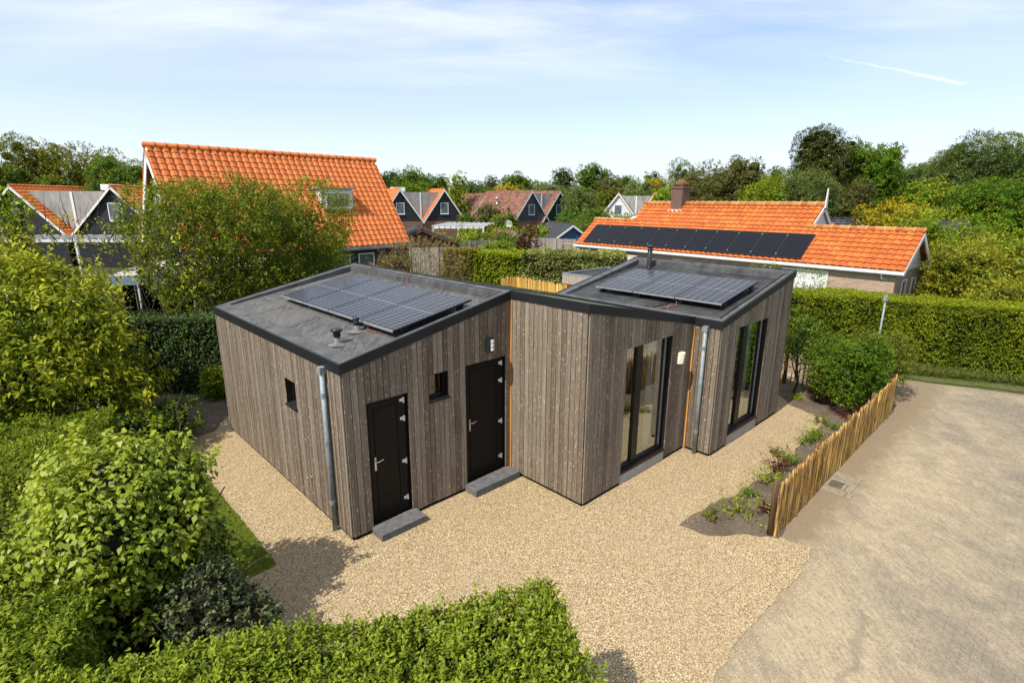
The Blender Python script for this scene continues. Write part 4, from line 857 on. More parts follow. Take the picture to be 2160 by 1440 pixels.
bush('holly_shrub', 'dark glossy spiny-leaved shrub in front of the lawn corner', 'shrub', [((-3.70, 5.42, .80), (.55, .50, .55)), ((-3.30, 5.30, .55), (.50, .45, .45)), ((-4.05, 5.30, .55), (.48, .45, .45)), ((-3.60, 5.65, .45), (.55, .45, .4)), ((-3.4, 5.0, .4), (.4, .4, .35))], 'holly', 32, 1900, (.060, .036), .11, 6, clump=.55, core=True, twigs_out=30, lumpy=.10)
bush('tall_flowering_shrub', 'huge yellow-green shrub with long narrow leaves and small white blossoms at the left edge', 'shrub',
     [((-11.3, 11.6, 2.9), (1.5, 1.3, 1.3)), ((-9.9, 11.3, 2.7), (1.1, 1.0, 1.05)), ((-10.2, 10.2, 2.0), (1.3, 1.1, 1.0)), ((-9.7, 11.7, 1.8), (.85, .85, .8)), ((-12.6, 10.6, 2.6), (1.5, 1.3, 1.2)), ((-9.2, 10.6, 1.3), (.9, .8, .8)), ((-11, 9.6, 1.5), (1.4, 1.1, 1.0)), ((-12.2, 12.5, 3.5), (1.1, 1.0, .8)), ((-10.6, 12.3, 3.45), (.8, .8, .6)), ((-9.5, 12.4, 1.3), (.7, .7, .8)), ((-10.0, 12.0, 3.2), (.7, .7, .5)), ((-9.2, 11.1, 1.0), (.8, .7, .7))],
     'yellowshrub', 33, 6800, (.165, .058), .26, 6, droop=.35, clump=.7, stems=24, twigs_out=60, core=False, inner=.38, lumpy=.42, flowers=260, base_tint=.55,
     shoots=[((-11.5, 11.9, 3.9), (-11.6, 12.0, 4.75)), ((-10.6, 11.8, 3.5), (-10.2, 12.0, 4.5)), ((-9.6, 11.4, 3.3), (-9.0, 11.5, 3.9)), ((-9.5, 10.7, 2.9), (-8.7, 10.6, 3.2)), ((-12.2, 11.5, 3.8), (-12.6, 11.5, 4.6)), ((-9.3, 11.5, 2.3), (-8.3, 11.7, 2.6)), ((-10.0, 9.6, 2.4), (-9.3, 9.2, 2.8)), ((-9.2, 10.4, 1.9), (-8.4, 10.3, 2.0)), ((-11.2, 9.2, 2.2), (-11.0, 8.8, 2.9)), ((-10.9, 12.3, 3.9), (-10.9, 12.4, 4.7)), ((-9.9, 12.1, 3.5), (-9.4, 12.3, 4.2))])
bush('bramble_shrub', 'low deep green shrub in the shade below the tall flowering shrub', 'shrub', [((-8.6, 9.9, .7), (.9, .7, .6)), ((-8.0, 10.6, .55), (.6, .6, .5)), ((-9.8, 9.3, .9), (1.0, .8, .7)), ((-7.9, 11.6, .6), (.5, .6, .5))], 'green', 34, 2600, (.08, .045), .14, 6, clump=.5, core=True, lumpy=.15)
bush('bare_shrub', 'leggy shrub of bare twigs with yellow leaf tufts behind the yellow-green shrub', 'shrub', [((-12.5, 15.5, 4.1), (2.4, .9, .8)), ((-10.2, 15.6, 3.7), (1.2, .8, .7))], 'yellowshrub', 35, 200, (.14, .055), .2, 5, twigs_out=150, stems=16, lumpy=.3, base_tint=.75)
hedge('dark_hedge', 'dense dark green clipped hedge standing in shade behind the left wall of the cabin', 'hedge', [(-12.6, 15.3), (-7.0, 15.5)], 1.1, 2.25, 'laurel', 36, dens=1500, leaf=(.065, .040), twig=.08, k=5, bulge=.05)
x, y = G(463, 838); bush('small_shrub', 'small lime green shrub by the far left corner of the cabin', 'shrub', [((x, y, .38), (.36, .36, .34)), ((x - .15, y + .1, .6), (.25, .25, .22))], 'lime', 37, 420, (.085, .045), .12, 5)
# the conifer hedge on the right
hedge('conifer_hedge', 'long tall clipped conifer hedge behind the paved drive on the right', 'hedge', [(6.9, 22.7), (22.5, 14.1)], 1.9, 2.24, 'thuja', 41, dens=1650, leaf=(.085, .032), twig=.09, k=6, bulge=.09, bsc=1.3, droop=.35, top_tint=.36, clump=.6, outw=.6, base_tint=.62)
bush('rose_shrub', 'loose shrub with pale pink blossoms topping the conifer hedge beside the cabin', 'shrub', [((10.6, 22.6, 2.6), (.7, .5, .35)), ((12.0, 21.8, 2.5), (.7, .5, .3))], 'lime', 42, 420, (.07, .035), .2, 5, flowers=26)
rg = np.random.default_rng(43); n = 4200; tt_ = rg.random(n); a_ = np.array(G(1880, 786) + (0,)); b_ = np.array(G(2230, 822) + (0,)); P = a_ + (b_ - a_) * tt_[:, None] + np.array([.25, .9, 0]) * (rg.random((n, 1)) ** 1.0) * 1.5 + rg.normal(size=(n, 3)) * np.array([.08, .08, 0]) + np.array([0, 0, .0])
V, tt = sprigs(rg, P, rg.normal(size=(n, 3)) * .35 + np.array([0, 0, 1.0]), .16, 5, .14, .018, spread=.4); tag(quad_mesh('verge_grass', V, tt, M['leaf_grassy']), 'rough grass and weeds along the foot of the conifer hedge', 'grass', kind='stuff')
# grass blades on the small lawn
n = 15000; a_ = np.array([LC[0], LC[1], .012]); s_ = rg.random((n, 1)) * 4.1 + .03; u_ = rg.random((n, 1)) * 2.2 + .01; P = a_ + V_ * s_ - U * u_; kp = (P[:, 1] < 10.9); P = P[kp]
V, tt = sprigs(rg, P, rg.normal(size=P.shape) * .35 + np.array([0, 0, 1.0]), .012, 3, .042, .009, spread=.5, tint=.5 + lump(P, 1.6, 7) * .25); M['leaf_turf'] = leafmat('leaf_turf', (.09, .14, .010), (.20, .25, .018), (.34, .36, .04)); tag(quad_mesh('lawn_grass', V, tt, M['leaf_turf']), 'short mown grass of the small lawn', 'grass', kind='stuff')

# planting bed
x, y = G(1672, 832); tree('young_pear_tree', 'young staked tree with glossy dark leaves close to the right corner of the cabin', 'tree', x, y, 2.55, .72, 'green', 51, crown0=.32, nb=7, leaf=(.085, .050), twig=.16, k=6, shape='tall', dens=1.5, lobes=1.8, trunk_r=.045, inner=.3, clump=.5, base_tint=.58)
x, y = G(1793, 860); tree('garden_shrub', 'large dense multi-stemmed green shrub planted behind the picket fence', 'shrub', x - .15, y + .1, 1.95, 1.05, 'bright', 52, crown0=.06, nb=10, leaf=(.066, .040), twig=.13, k=7, shape='round', dens=2.6, lobes=2.2, stems=4, trunk_r=.03, clump=.7, base_tint=.50)
x, y = G(1850, 840); tree('garden_shrub', 'looser olive-tinged shrub with thin stems next to the fence corner', 'shrub', x + .0, y + .25, 1.9, .92, 'olive', 53, crown0=.22, nb=8, leaf=(.066, .036), twig=.14, k=6, shape='round', dens=1.7, lobes=2.0, stems=5, trunk_r=.022, clump=.6, base_tint=.66)
plants = [  # u, v, size, kind, label
 (1497, 1092, .15, 'olive', 'tiny dull green seedling at the pointed tip of the bed'), (1562, 1082, .36, 'lime', 'spreading spiky lime green plant, largest in the narrow bed'), (1582, 1045, .18, 'bright', 'small upright green plant just behind the spreading lime one'),
 (1623, 1078, .14, 'burgundy', 'small dark red plant close to the first fence post'), (1617, 1015, .26, 'lime', 'upright lime plant with a tall yellow-green tip'), (1640, 992, .24, 'burgundy', 'low dark purple plant beside the upright lime plant'),
 (1664, 978, .22, 'bright', 'low green rosette plant against the fence beyond the purple one'), (1633, 958, .13, 'olive', 'thin single-stemmed sprig on the gravel edge of the bed'), (1706, 935, .24, 'bright', 'bushy green plant beside the gravel halfway along the bed'), (1722, 922, .20, 'lime', 'bright green plant nearest the leaning middle stake'),
 (1728, 892, .15, 'olive', 'wispy grey-green sprig lying at the edge of the gravel'), (1755, 905, .16, 'bright', 'small green plant in a round damp hollow by the fence'), (1680, 842, .14, 'lime', 'little pale green plant in bare soil below the staked tree'), (1712, 828, .20, 'burgundy', 'dark red plant at the back fence near the staked tree'), (1730, 848, .22, 'burgundy', 'purple-leaved plant under the left side of the large shrub'), (1790, 882, .26, 'burgundy', 'dark purple plant in the shade below the large shrub'), (1745, 838, .14, 'bronze', 'brownish young plant between the two purple-leaved ones')]
for i, (u, v, s, kd, lb) in enumerate(plants):
    x, y = G(u, v); rg = np.random.default_rng(300 + i); root = thing('bed_plant', lb, 'plant', (x, y, 0), 'young plants in the soil bed')
    s *= 1.35; m_ = 14 if s < .27 else 26; dr = rg.normal(size=(m_, 3)) * np.array([.8, .8, .25]) + np.array([0, 0, .75]); V, tt = sprigs(rg, np.array([[x, y, .02]]) + rg.normal(size=(m_, 3)) * np.array([.05, .05, .0]) * s * 4, dr, s * 1.15, 12, .070 if s > .27 else .06, .028, tint=np.full(m_, .78), spread=.7)
    quad_mesh('foliage', V, tt, M['leaf_' + kd], root)

# ------------------------------------------------------------------ picket fences
def picket_fence(label, pts, hgt, seed, dx=.062, gap=.035, posts=3, pm='chestnut', lean=.03):
    rs = random.Random(seed); root = thing('picket_fence', label, 'fence', (pts[0][0], pts[0][1], 0)); n_ = 0; wire = []
    for a, b in zip(pts[:-1], pts[1:]):
        a = np.array([a[0], a[1], 0]); b = np.array([b[0], b[1], 0]); l = np.linalg.norm(b - a); d = (b - a) / l; nr = np.array([-d[1], d[0], 0]); s = 0.0
        while s < l:
            w_ = rs.uniform(.028, .046); h = hgt * rs.uniform(.93, 1.06); c = a + d * s; ln = d * rs.uniform(-lean, lean) + nr * rs.uniform(-.012, .012); r = w_ / 2
            pk = MB(); m1 = c + ln * .5 + d * rs.uniform(-.008, .008); pk.tube([c - Z * .02, m1 + Z * h * .5, c + ln + Z * (h - .05), c + ln + Z * h], [r, r * 1.02, r * .92, r * .25], 6, tint=rs.random()); pk.build('picket', M[pm], root); n_ += 1
            s += w_ + gap * rs.uniform(.6, 1.5)
        for zz in (.22, .62, .95):
            k = int(l / .12); wire.append([a + d * (l * i / k) + nr * (.026 * (-1) ** i) + Z * (hgt * zz + rs.uniform(-.006, .006)) for i in range(k + 1)])
        for i in range(posts):
            c = a + d * (l * (i + .0) / max(1, posts - 1)) + nr * .075; p_ = MB().tube([c, c + Z * hgt * .9, c + Z * (hgt * .98), c + Z * (hgt * 1.0)], [.048, .045, .043, .03], 9).build('post', M['post'], root, True)
    wm = MB()
    for w_ in wire: wm.tube(w_, .0035, 3, cap=False)
    wm.build('wire', M['zinc'], root); return root
F0 = G(1633, 1131); F1 = G(1879, 868)
picket_fence('cleft chestnut paling fence running along the road from the gravel to the shrubs', [F0, F1], 1.04, 61, gap=.022, posts=5)
picket_fence('wider-spaced paling fence behind the staked tree, returning to the cabin', [(F1[0] + .02, F1[1] + .15), (7.75, 17.3)], 1.02, 62, gap=.075, posts=4)
picket_fence('bright yellow paling fence low behind the middle roof of the cabin', [D(1058, 592, 31)[:2], D(1092, 588, 31.5)[:2], D(1200, 608, 28)[:2]], 1.25, 63, dx=.08, gap=.012, posts=3, pm='yellowpale')
# drain
dr = thing('street_drain', 'square road drain with slotted iron grate framed in worn slabs beside the fence', 'drain', G(1760, 1025) + (0,))
c = np.array(G(1764, 1022) + (0,)); g = MB(); g.box(c - U * .17 - V_ * .17 + Z * -.005, U * .34, V_ * .34, Z * .018)
g.build('grate_rim', M['dirtpaver'], dr); g = MB()
for i in range(6): g.box(c - U * .15 + U * (i * .052) - V_ * .12 + Z * .0135, U * .030, V_ * .24, Z * .003)
g.build('slots', M['iron'], dr)
g = MB()
for (a, b, c2, d2, t_) in ((-.42, -.36, .17 + .07, .10, .3), (-.17, -.30, .36, .12, .6), (.19, -.30, .12, .62, .4), (.33, -.30, .22, .62, .8), (-.17, .19, .36, .13, .5), (-.42, -.24, .24, .56, .5), (.56, -.32, .08, .66, .1), (-.44, .34, 1.0, .08, .2)): g.box(c + U * a + V_ * b - Z * .01, U * (c2 - .008), V_ * (d2 - .008), Z * .017, t_)
g.build('slab_surround', M['dirtpaver'], dr)
# slim pole with box
x, y = G(1838, 800); pl = thing('metal_pole', 'thin galvanised pole with a small grey box on top in front of the conifer hedge', 'pole', (x, y, 0)); MB().tube([(x, y, 0), (x, y, 2.62)], .028, 8).build('pole', M['zinc'], pl, True); MB().cbox((x, y, 2.55), .11, .09, .17, .5).build('box', M['alu'], pl)
# annexe behind the middle roof
an = np.array(D(1187, 577, 23.5)); ax = U; sh = thing('storage_shed', 'flat-roofed timber store with pale boards and yellow post behind the cabin', 'shed', tuple(np.array([an[0], an[1], 0])))
A0 = np.array([an[0], an[1], 0]); g = MB(); zt = float(an[2]); b = U * 3.2; c_ = -V_ * 2.6
clad_mb = MB()
for i in range(22): clad_mb.box(A0 + c_ * (i / 22) - U * .02 + Z * (zt - .42), c_ * (1 / 22 - .003), U * .02, Z * .40, .9)
clad_mb.build('fascia_boards', M['greyboards'], sh)
MB().box(A0 + Z * (zt - .06), U * 3.2, -V_ * 2.6, Z * .03).build('roof', M['bitumen'], sh)
g = MB(); g.box(A0 - U * .03 + Z * (zt - .01), U * 3.26, -V_ * .08, Z * .05); g.box(A0 - U * .03 - V_ * .081 + Z * (zt - .012), U * .08, -V_ * 2.5, Z * .05); g.box(A0 + U * 3.1 - V_ * .081 + Z * (zt - .013), U * .10, -V_ * 2.5, Z * .05); g.build('roof_trim', M['zinc'], sh)
for q_ in (A0 + U * .02 - V_ * .1, A0 + U * .02 - V_ * 2.4): MB().box(q_, U * .14, -V_ * .14, Z * (zt - .42)).build('post', M['orangewood'], sh)
MB().box(A0 + U * .9 - V_ * .05, U * 2.2, -V_ * 2.4, Z * (zt - .10)).build('wall', M['orangewood'], sh)

# ------------------------------------------------------------------ houses
def tiled(o, u3, s3, lu, ls, tw, th, amp, mat, parent, seed=1, name='roof_tiles', seg=6, thick=.06, lf=1.1):
    o, u3, s3 = np.array(o, float), nrm(np.array(u3, float)), nrm(np.array(s3, float)); n3 = np.cross(u3, s3)
    if n3[2] < 0: n3 = -n3
    rg = np.random.default_rng(seed); nc = max(1, round(lu / tw)); nr_ = max(1, round(ls / th)); tw = lu / nc; th = ls / nr_
    xs = np.arange(nc * seg + 1) / seg; ph = xs % 1.0
    prof = amp * (np.sin(ph * 2 * math.pi - .6) * .8 + .35 * np.sin(ph * 4 * math.pi)); V = []; F = []; T = []
    cols = len(xs)
    for r in range(nr_):
        b = len(V); j = rg.uniform(-.004, .004)
        for (sv, lift) in ((r * th, amp * lf + .010 + j), ((r + 1) * th + .012, .0)):
            for c in range(cols): V.append(o + u3 * (xs[c] * tw) + s3 * min(sv, ls) + n3 * (prof[c] + lift + amp))
        for c in range(cols): V.append(o + u3 * (xs[c] * tw) + s3 * (r * th) + n3 * (prof[c] + amp))
        tc_ = rg.random(nc)
        for c in range(cols - 1):
            t_ = tc_[min(c // seg, nc - 1)]
            F.append((b + c, b + c + 1, b + cols + c + 1, b + cols + c)); T.append(t_)
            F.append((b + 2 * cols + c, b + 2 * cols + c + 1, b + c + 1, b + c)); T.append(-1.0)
    b = len(V)   # underside
    for (q, w_) in ((0, 0), (lu, 0), (lu, ls), (0, ls)): V.append(o + u3 * q + s3 * w_ - n3 * thick)
    for (q, w_) in ((0, 0), (lu, 0), (lu, ls), (0, ls)): V.append(o + u3 * q + s3 * w_ - n3 * .002)
    for f in ((3, 2, 1, 0), (4, 5, 6, 7), (0, 1, 5, 4), (1, 2, 6, 5), (2, 3, 7, 6), (3, 0, 4, 7)): F.append(tuple(b + i for i in f)); T.append(.2)
    return mesh_obj(name, np.array(V), F, mat, parent, T)
def ridge_caps(a, b, r, mat, parent, step=.36, name='ridge'):
    a = np.array(a, float); b = np.array(b, float); l = np.linalg.norm(b - a); n = max(2, round(l / step)); d = (b - a) / l; g = MB(); rs = random.Random(int(l * 10))
    for i in range(n):
        p0 = a + d * (l * i / n); p1 = a + d * (l * (i + 1) / n + .02); g.tube([p0, p1 - d * .07, p1 - d * .06, p1], [r, r * .96, r * 1.16, r * 1.16], 8, tint=rs.random())
    return g.build(name, mat, parent, True)
def win(parent, o, d, out, w_, h, mull=0, frame='white', name='window', shutter=False):
    """o = lower left corner on the wall plane; d along, out outward"""
    o = np.array(o, float); f = .07; g = MB(); q = o + out * .02
    for a, b, c, e in ((0, 0, w_, f), (0, h - f, w_, f), (0, f, f, h - 2 * f), (w_ - f, f, f, h - 2 * f)): g.box(q + d * a + Z * b, d * c, out * .05, Z * e)
    for i in range(mull): g.box(q + d * (w_ * (i + 1) / (mull + 1) - .03) + Z * f, d * .06, out * .045, Z * (h - 2 * f))
    wn_ = g.build(name, M[frame], parent)
    MB().box(q + d * f + Z * f - out * .01, d * (w_ - 2 * f), out * .025, Z * (h - 2 * f)).build('pane' if not shutter else 'panel', M['dark_glass'] if not shutter else M['white'], wn_)
    MB().box(o - d * .05 - Z * .05, d * (w_ + .1), out * .12, Z * .045).build('sill', M['white'], wn_)
    return wn_
def unit(deg): return np.array([math.cos(R_(deg)), math.sin(R_(deg)), 0])
def gable_house(name, label, A, w_, ang, length, ze, zr, wall, gable, roofm, tile=(.3, .34), cat='house', windows=(), group=None, trim='white', oh=.25, seed=1, gable_z=None, slopes=(1, 1), root=None, tilegeo=True):
    """A = front-left corner; width runs along unit(ang); ridge runs to the back (ang+90)"""
    A = np.array([A[0], A[1], 0.0]); X = unit(ang); Y = unit(ang + 90); root = root or thing(name, label, cat, tuple(A), group); B_ = A + X * w_; mid = A + X * w_ / 2
    g = MB(); g.box(A, X * w_, Y * length, Z * ze); g.build('wall', M[wall], root)
    for yy, s in ((0, -1), (length, 1)):
        g = MB(); p = Y * (yy + s * .012); g.prism([A + p + Z * (gable_z or ze), B_ + p + Z * (gable_z or ze), mid + p + Z * (zr - .03)] if s < 0 else [B_ + p + Z * (gable_z or ze), A + p + Z * (gable_z or ze), mid + p + Z * (zr - .03)], [A + p - Y * s * .1 + Z * (gable_z or ze), B_ + p - Y * s * .1 + Z * (gable_z or ze), mid + p - Y * s * .1 + Z * (zr - .03)] if s < 0 else [B_ + p - Y * s * .1 + Z * (gable_z or ze), A + p - Y * s * .1 + Z * (gable_z or ze), mid + p - Y * s * .1 + Z * (zr - .03)])
        g.build('gable', M[gable], root)
    ht = zr - ze; hw = w_ / 2; sl = math.hypot(ht, hw); k = oh * 1.2 / sl
    for sg in (0, 1):
        if not slopes[sg]: continue
        low = (A if sg == 0 else B_) + Z * ze; topp = mid + Z * zr; s3 = (topp - low) / sl; st = low - s3 * oh * 1.2 - Y * oh
        if tilegeo: tiled(st, Y, s3, length + 2 * oh, sl + oh * 1.2, tile[0], tile[1], .022 * tile[0] / .3, M[roofm], root, seed + sg, seg=5 if tile[0] < .5 else 6)
        else:
            n3 = np.cross(Y, s3); n3 = n3 if n3[2] > 0 else -n3
            q = [st, st + Y * (length + 2 * oh), st + Y * (length + 2 * oh) + s3 * (sl + oh * 1.2), st + s3 * (sl + oh * 1.2)]; q = q if np.dot(np.cross(q[1] - q[0], q[2] - q[0]), n3) > 0 else q[::-1]; MB().prism(q, [x + n3 * .08 for x in q]).build('roof', M[roofm], root)
        for yy, s in ((-oh, -1), (length + oh, 1)):
            b = MB(); n3 = np.cross(Y, s3); n3 = n3 if n3[2] > 0 else -n3; p0 = low - s3 * oh * 1.2 + Y * yy; b.box(p0 - n3 * .16 + Y * (.005 * s), s3 * (sl + oh * 1.2 + .0), Y * s * .035, n3 * .17)
            b.build('barge_board', M[trim], root)
    ridge_caps(mid + Z * (zr + .03) - Y * oh, mid + Z * (zr + .03) + Y * (length + oh), .10, M[roofm], root)
    for (s, z, ww, hh, ml) in windows: win(root, A + X * s + Z * z - Y * .012, X, -Y, ww, hh, ml)
    return root, A, X, Y
def vent_pipe(root, p, h=.45, r=.07, mat='plastic'):
    MB().lathe(p, [(r * 1.5, 0), (r, .06), (r, h * .7), (r * 1.5, h * .72), (r * 1.5, h * .9), (0, h)], 10).build('roof_vent', M[mat], root, True)

# big orange-roofed house
hd = unit(48.888); hp = unit(138.888); E_ = np.array([-7.06, 37.74, 0]); hl = 14.1; ze, zr, hw = 2.7, 8.2, 3.6
bh = thing('pantiled_house', 'large house with a steep bright orange pantile roof and dark navy siding behind the tree', 'house', tuple(E_ - hd * hl))
S0 = E_ - hd * hl; g = MB(); g.box(S0 + hd * .35 + hp * .45, hd * (hl - .7), hp * (2 * hw - .9), Z * (ze + .25)); g.build('wall', M['sid_navy'], bh)
sn_ = math.hypot(zr - ze, hw); s3 = (hp * hw + Z * (zr - ze)) / sn_; s4 = (-hp * hw + Z * (zr - ze)) / sn_
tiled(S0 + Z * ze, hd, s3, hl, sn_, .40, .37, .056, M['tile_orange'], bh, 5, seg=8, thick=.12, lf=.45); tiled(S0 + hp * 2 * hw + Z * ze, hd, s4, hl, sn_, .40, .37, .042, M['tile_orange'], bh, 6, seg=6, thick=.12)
ridge_caps(S0 + hp * hw + Z * (zr + .06) - hd * .05, E_ + hp * hw + Z * (zr + .06) + hd * .05, .15, M['tile_orange'], bh, .52)
g = MB()
for yy in (.37, hl - .46): g = MB(); p = S0 + hd * yy; g.prism([p + hp * .45 + Z * (ze + .2), p + hp * (2 * hw - .45) + Z * (ze + .2), p + hp * hw + Z * (zr - .25)][::-1], [x + hd * .1 for x in [p + hp * .45 + Z * (ze + .2), p + hp * (2 * hw - .45) + Z * (ze + .2), p + hp * hw + Z * (zr - .25)]][::-1]); g.build('gable', M['sid_grey'], bh)
g = MB()
for yy, s in ((.06, -1), (hl - .06, 1)):
    for (q, sv) in ((S0, s3), (S0 + hp * 2 * hw, s4)):
        n3 = np.cross(hd, sv); n3 = n3 if n3[2] > 0 else -n3; MB().box(q + hd * yy + Z * ze - n3 * .42, sv * sn_, hd * s * .05, n3 * .34).build('barge_board', M['white'], bh)
g = MB(); g.box(S0 - hp * .20 + Z * (ze - .20) - hd * .1, hd * (hl + .5), hp * .16, Z * .17); g.box(S0 - hp * .035 + Z * (ze - .26), hd * (hl + .3), hp * .06, Z * .20); g.build('gutter', M['greyroof'], bh)
MB().tube([E_ - hd * 1.4 - hp * .12 + Z * (ze - .2), E_ - hd * 1.4 + hp * .36 + Z * (ze - .6), E_ - hd * 1.4 + hp * .36], .05, 8).build('downpipe', M['zinc'], bh, True)
# dormer
dq = S0 + hd * (hl - 5.6) + s3 * (sn_ * .38) + Z * ze; g = MB(); g.box(dq - Z * .1, hd * 2.2, hp * 1.6, Z * 1.5); dm = g.build('dormer', M['offwhite'], bh); MB().box(dq + Z * 1.4 - hd * .15 - hp * .15, hd * 2.5, hp * 1.9, Z * .10).build('roof', M['greyroof'], dm)
win(bh, dq + hd * .25 + Z * .25, hd, -hp, 1.7, .95, 1)
for a in (8.4, 10.2): win(bh, S0 + hd * a + hp * .45 + Z * 1.0, hd, -hp, 1.2, 1.2, 0)
for zz in (4.4,): win(bh, S0 + hd * .37 + hp * (hw - .75) + Z * zz, hp, -hd, 1.3, 1.4, 1)
# bungalow
bd = unit(-50.437); bp = unit(39.563); BA = np.array([4.47, 37.07, 0]); bl = 18.44; ze = 2.7; tn = (5.33 - 2.7) / 3.2
bg = thing('bungalow', 'brick bungalow with weathered orange pantile roof in two heights and a tall chimney', 'house', tuple(BA))
cs_ = 1 / math.sqrt(1 + tn * tn); bs3 = (bp + Z * tn) * cs_; bs4 = (-bp + Z * tn) * cs_
wl_, wh_ = 1.92, 3.2; m0, m1 = 2.9, 14.0
def bpl(s, w_, lift=0.0): return BA + bd * s + bp * w_ + Z * (ze + w_ * tn + lift)
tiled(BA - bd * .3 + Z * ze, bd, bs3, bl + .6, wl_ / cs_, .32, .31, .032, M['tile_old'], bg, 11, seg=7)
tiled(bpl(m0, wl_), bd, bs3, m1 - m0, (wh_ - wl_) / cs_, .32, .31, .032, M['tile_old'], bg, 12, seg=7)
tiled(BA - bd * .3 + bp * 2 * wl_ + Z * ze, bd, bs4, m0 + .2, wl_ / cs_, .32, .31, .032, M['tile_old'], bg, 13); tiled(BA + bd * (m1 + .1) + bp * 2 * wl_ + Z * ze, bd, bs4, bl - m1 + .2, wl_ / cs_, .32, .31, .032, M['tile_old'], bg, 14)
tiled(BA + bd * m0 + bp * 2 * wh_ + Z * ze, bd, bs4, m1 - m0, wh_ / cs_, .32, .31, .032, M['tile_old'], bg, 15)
ridge_caps(bpl(-.3, wl_, .05), bpl(m0 + .1, wl_, .05), .13, M['ridge_old'], bg, .38); ridge_caps(bpl(m1 - .1, wl_, .05), bpl(bl + .3, wl_, .05), .13, M['ridge_old'], bg, .38)
ridge_caps(bpl(m0, wh_, .06), bpl(5.05, wh_, .06), .16, M['ridge_old'], bg, .38); ridge_caps(bpl(6.0, wh_, .06), bpl(m1, wh_, .06), .16, M['ridge_old'], bg, .38)
g = MB(); g.box(BA + bp * .14, bd * bl, bp * (2 * wl_ - .3), Z * (ze + .10)); g.box(BA + bd * m0 + bp * .6, bd * (m1 - m0), bp * (2 * wh_ - .9), Z * (ze + .2)); g.build('wall', M['brick'], bg)
g = MB()
def gab(s, w_, z0, dz, th): 
    q = [BA + bd * s + bp * (z0 and (z0 - ze) / tn + .25 or .35) + Z * (z0 or ze - .05), BA + bd * s + bp * (2 * w_ - (z0 and (z0 - ze) / tn + .25 or .35)) + Z * (z0 or ze - .05), BA + bd * s + bp * w_ + Z * (ze + w_ * tn - .1)]
    g = MB(); g.prism(q, [x + bd * th for x in q]); g.build('gable', M['sid_white'], bg)
gab(bl - .02, wl_, 0, 0, .06); gab(-.06, wl_, 0, 0, .06); gab(m1 - .12, wh_, 0, 0, .06); gab(m0 + .05, wh_, 0, 0, .06)
g = MB()
for (s, w_, a0) in ((bl + .27, wl_, 0), (-.32, wl_, 0), (m1 + .01, wh_, wl_ * .98), (m0 - .06, wh_, wl_ * .98)):
    for sv, q in ((bs3, BA), (bs4, BA + bp * 2 * w_)):
        n3 = np.cross(bd, sv); n3 = n3 if n3[2] > 0 else -n3; MB().box(q + bd * s + Z * ze + sv * (a0 / cs_) - n3 * .20, sv * ((w_ - a0) / cs_), bd * .05, n3 * .19).build('barge_board', M['offwhite'], bg)
q = bpl(m1 + .05, wh_, -.1); MB().prism([q - bp * .12, q - bp * .12 + bd * .06, q + bp * .12 + bd * .06, q + bp * .12][::1], [q - bp * .03 + Z * .95, q - bp * .03 + bd * .06 + Z * .95, q + bp * .03 + bd * .06 + Z * .95, q + bp * .03 + Z * .95]).build('finial', M['offwhite'], bg)
g = MB(); g.box(BA - bp * .14 - bd * .35 + Z * (ze - .14), bd * (bl + .7), bp * .14, Z * .13); g.box(BA + bp * .01 - bd * .3 + Z * (ze - .2), bd * (bl + .6), bp * .13, Z * .05); g.build('gutter', M['gutter'], bg)
MB().tube([BA + bd * (bl - .5) - bp * .07 + Z * (ze - .1), BA + bd * (bl - .5) + bp * .05 + Z * (ze - .35), BA + bd * (bl - .15) + bp * .28 + Z * (ze - .45), BA + bd * (bl - .15) + bp * .28], .045, 8).build('downpipe', M['gutter'], bg, True)
for (s, ww, z, hh, sh_) in ((.7, 1.3, 1.2, 1.15, False), (2.9, 2.0, .9, 1.4, True), (7.4, 1.6, .9, 1.4, False), (13.7, 2.1, 1.0, 1.42, True)): win(bg, BA + bd * s + bp * .14 + Z * z, bd, -bp, ww, hh, 1, frame='white', shutter=sh_)
for w_ in (.95, 2.3): win(bg, BA + bd * bl + bp * w_ + Z * .9, bp, bd, .6, 1.35, 0)
g = MB(); g.box(BA + bd * (bl + .0) + bp * 3.6 - Z * 0, bd * 1.0, bp * 2.2, Z * 2.5); g.build('annexe_wall', M['brick'], bg); MB().box(BA + bd * (bl - .1) + bp * 3.5 + Z * 2.5, bd * 1.3, bp * 2.5, Z * .38).build('annexe_roof', M['offwhite'], bg)
cq = BA + bd * 5.15 + bp * (wh_ - .42); chm = MB(); chm.box(cq + Z * 4.4, bd * .78, bp * .78, Z * 2.05).box(cq - bd * .04 - bp * .04 + Z * 6.3, bd * .86, bp * .86, Z * .12); ch = chm.build('chimney', M['chimbrick'], bg)
MB().lathe(cq + bd * .39 + bp * .39 + Z * 6.46, [(.44, 0), (.40, .14), (.30, .28), (.16, .38), (0, .42)], 14).build('cowl', M['post'], ch, True); MB().box(cq - bd * .08 - bp * .12 + Z * 4.85, bd * .94, bp * .13, Z * .18).build('flashing', M['offwhite'], ch)
MB().tube([bpl(m0 - .1, wl_ + .05, .08), bpl(m0 + .25, wl_ + .05, .22)], .10, 8).build('ridge_end', M['white'], bg)
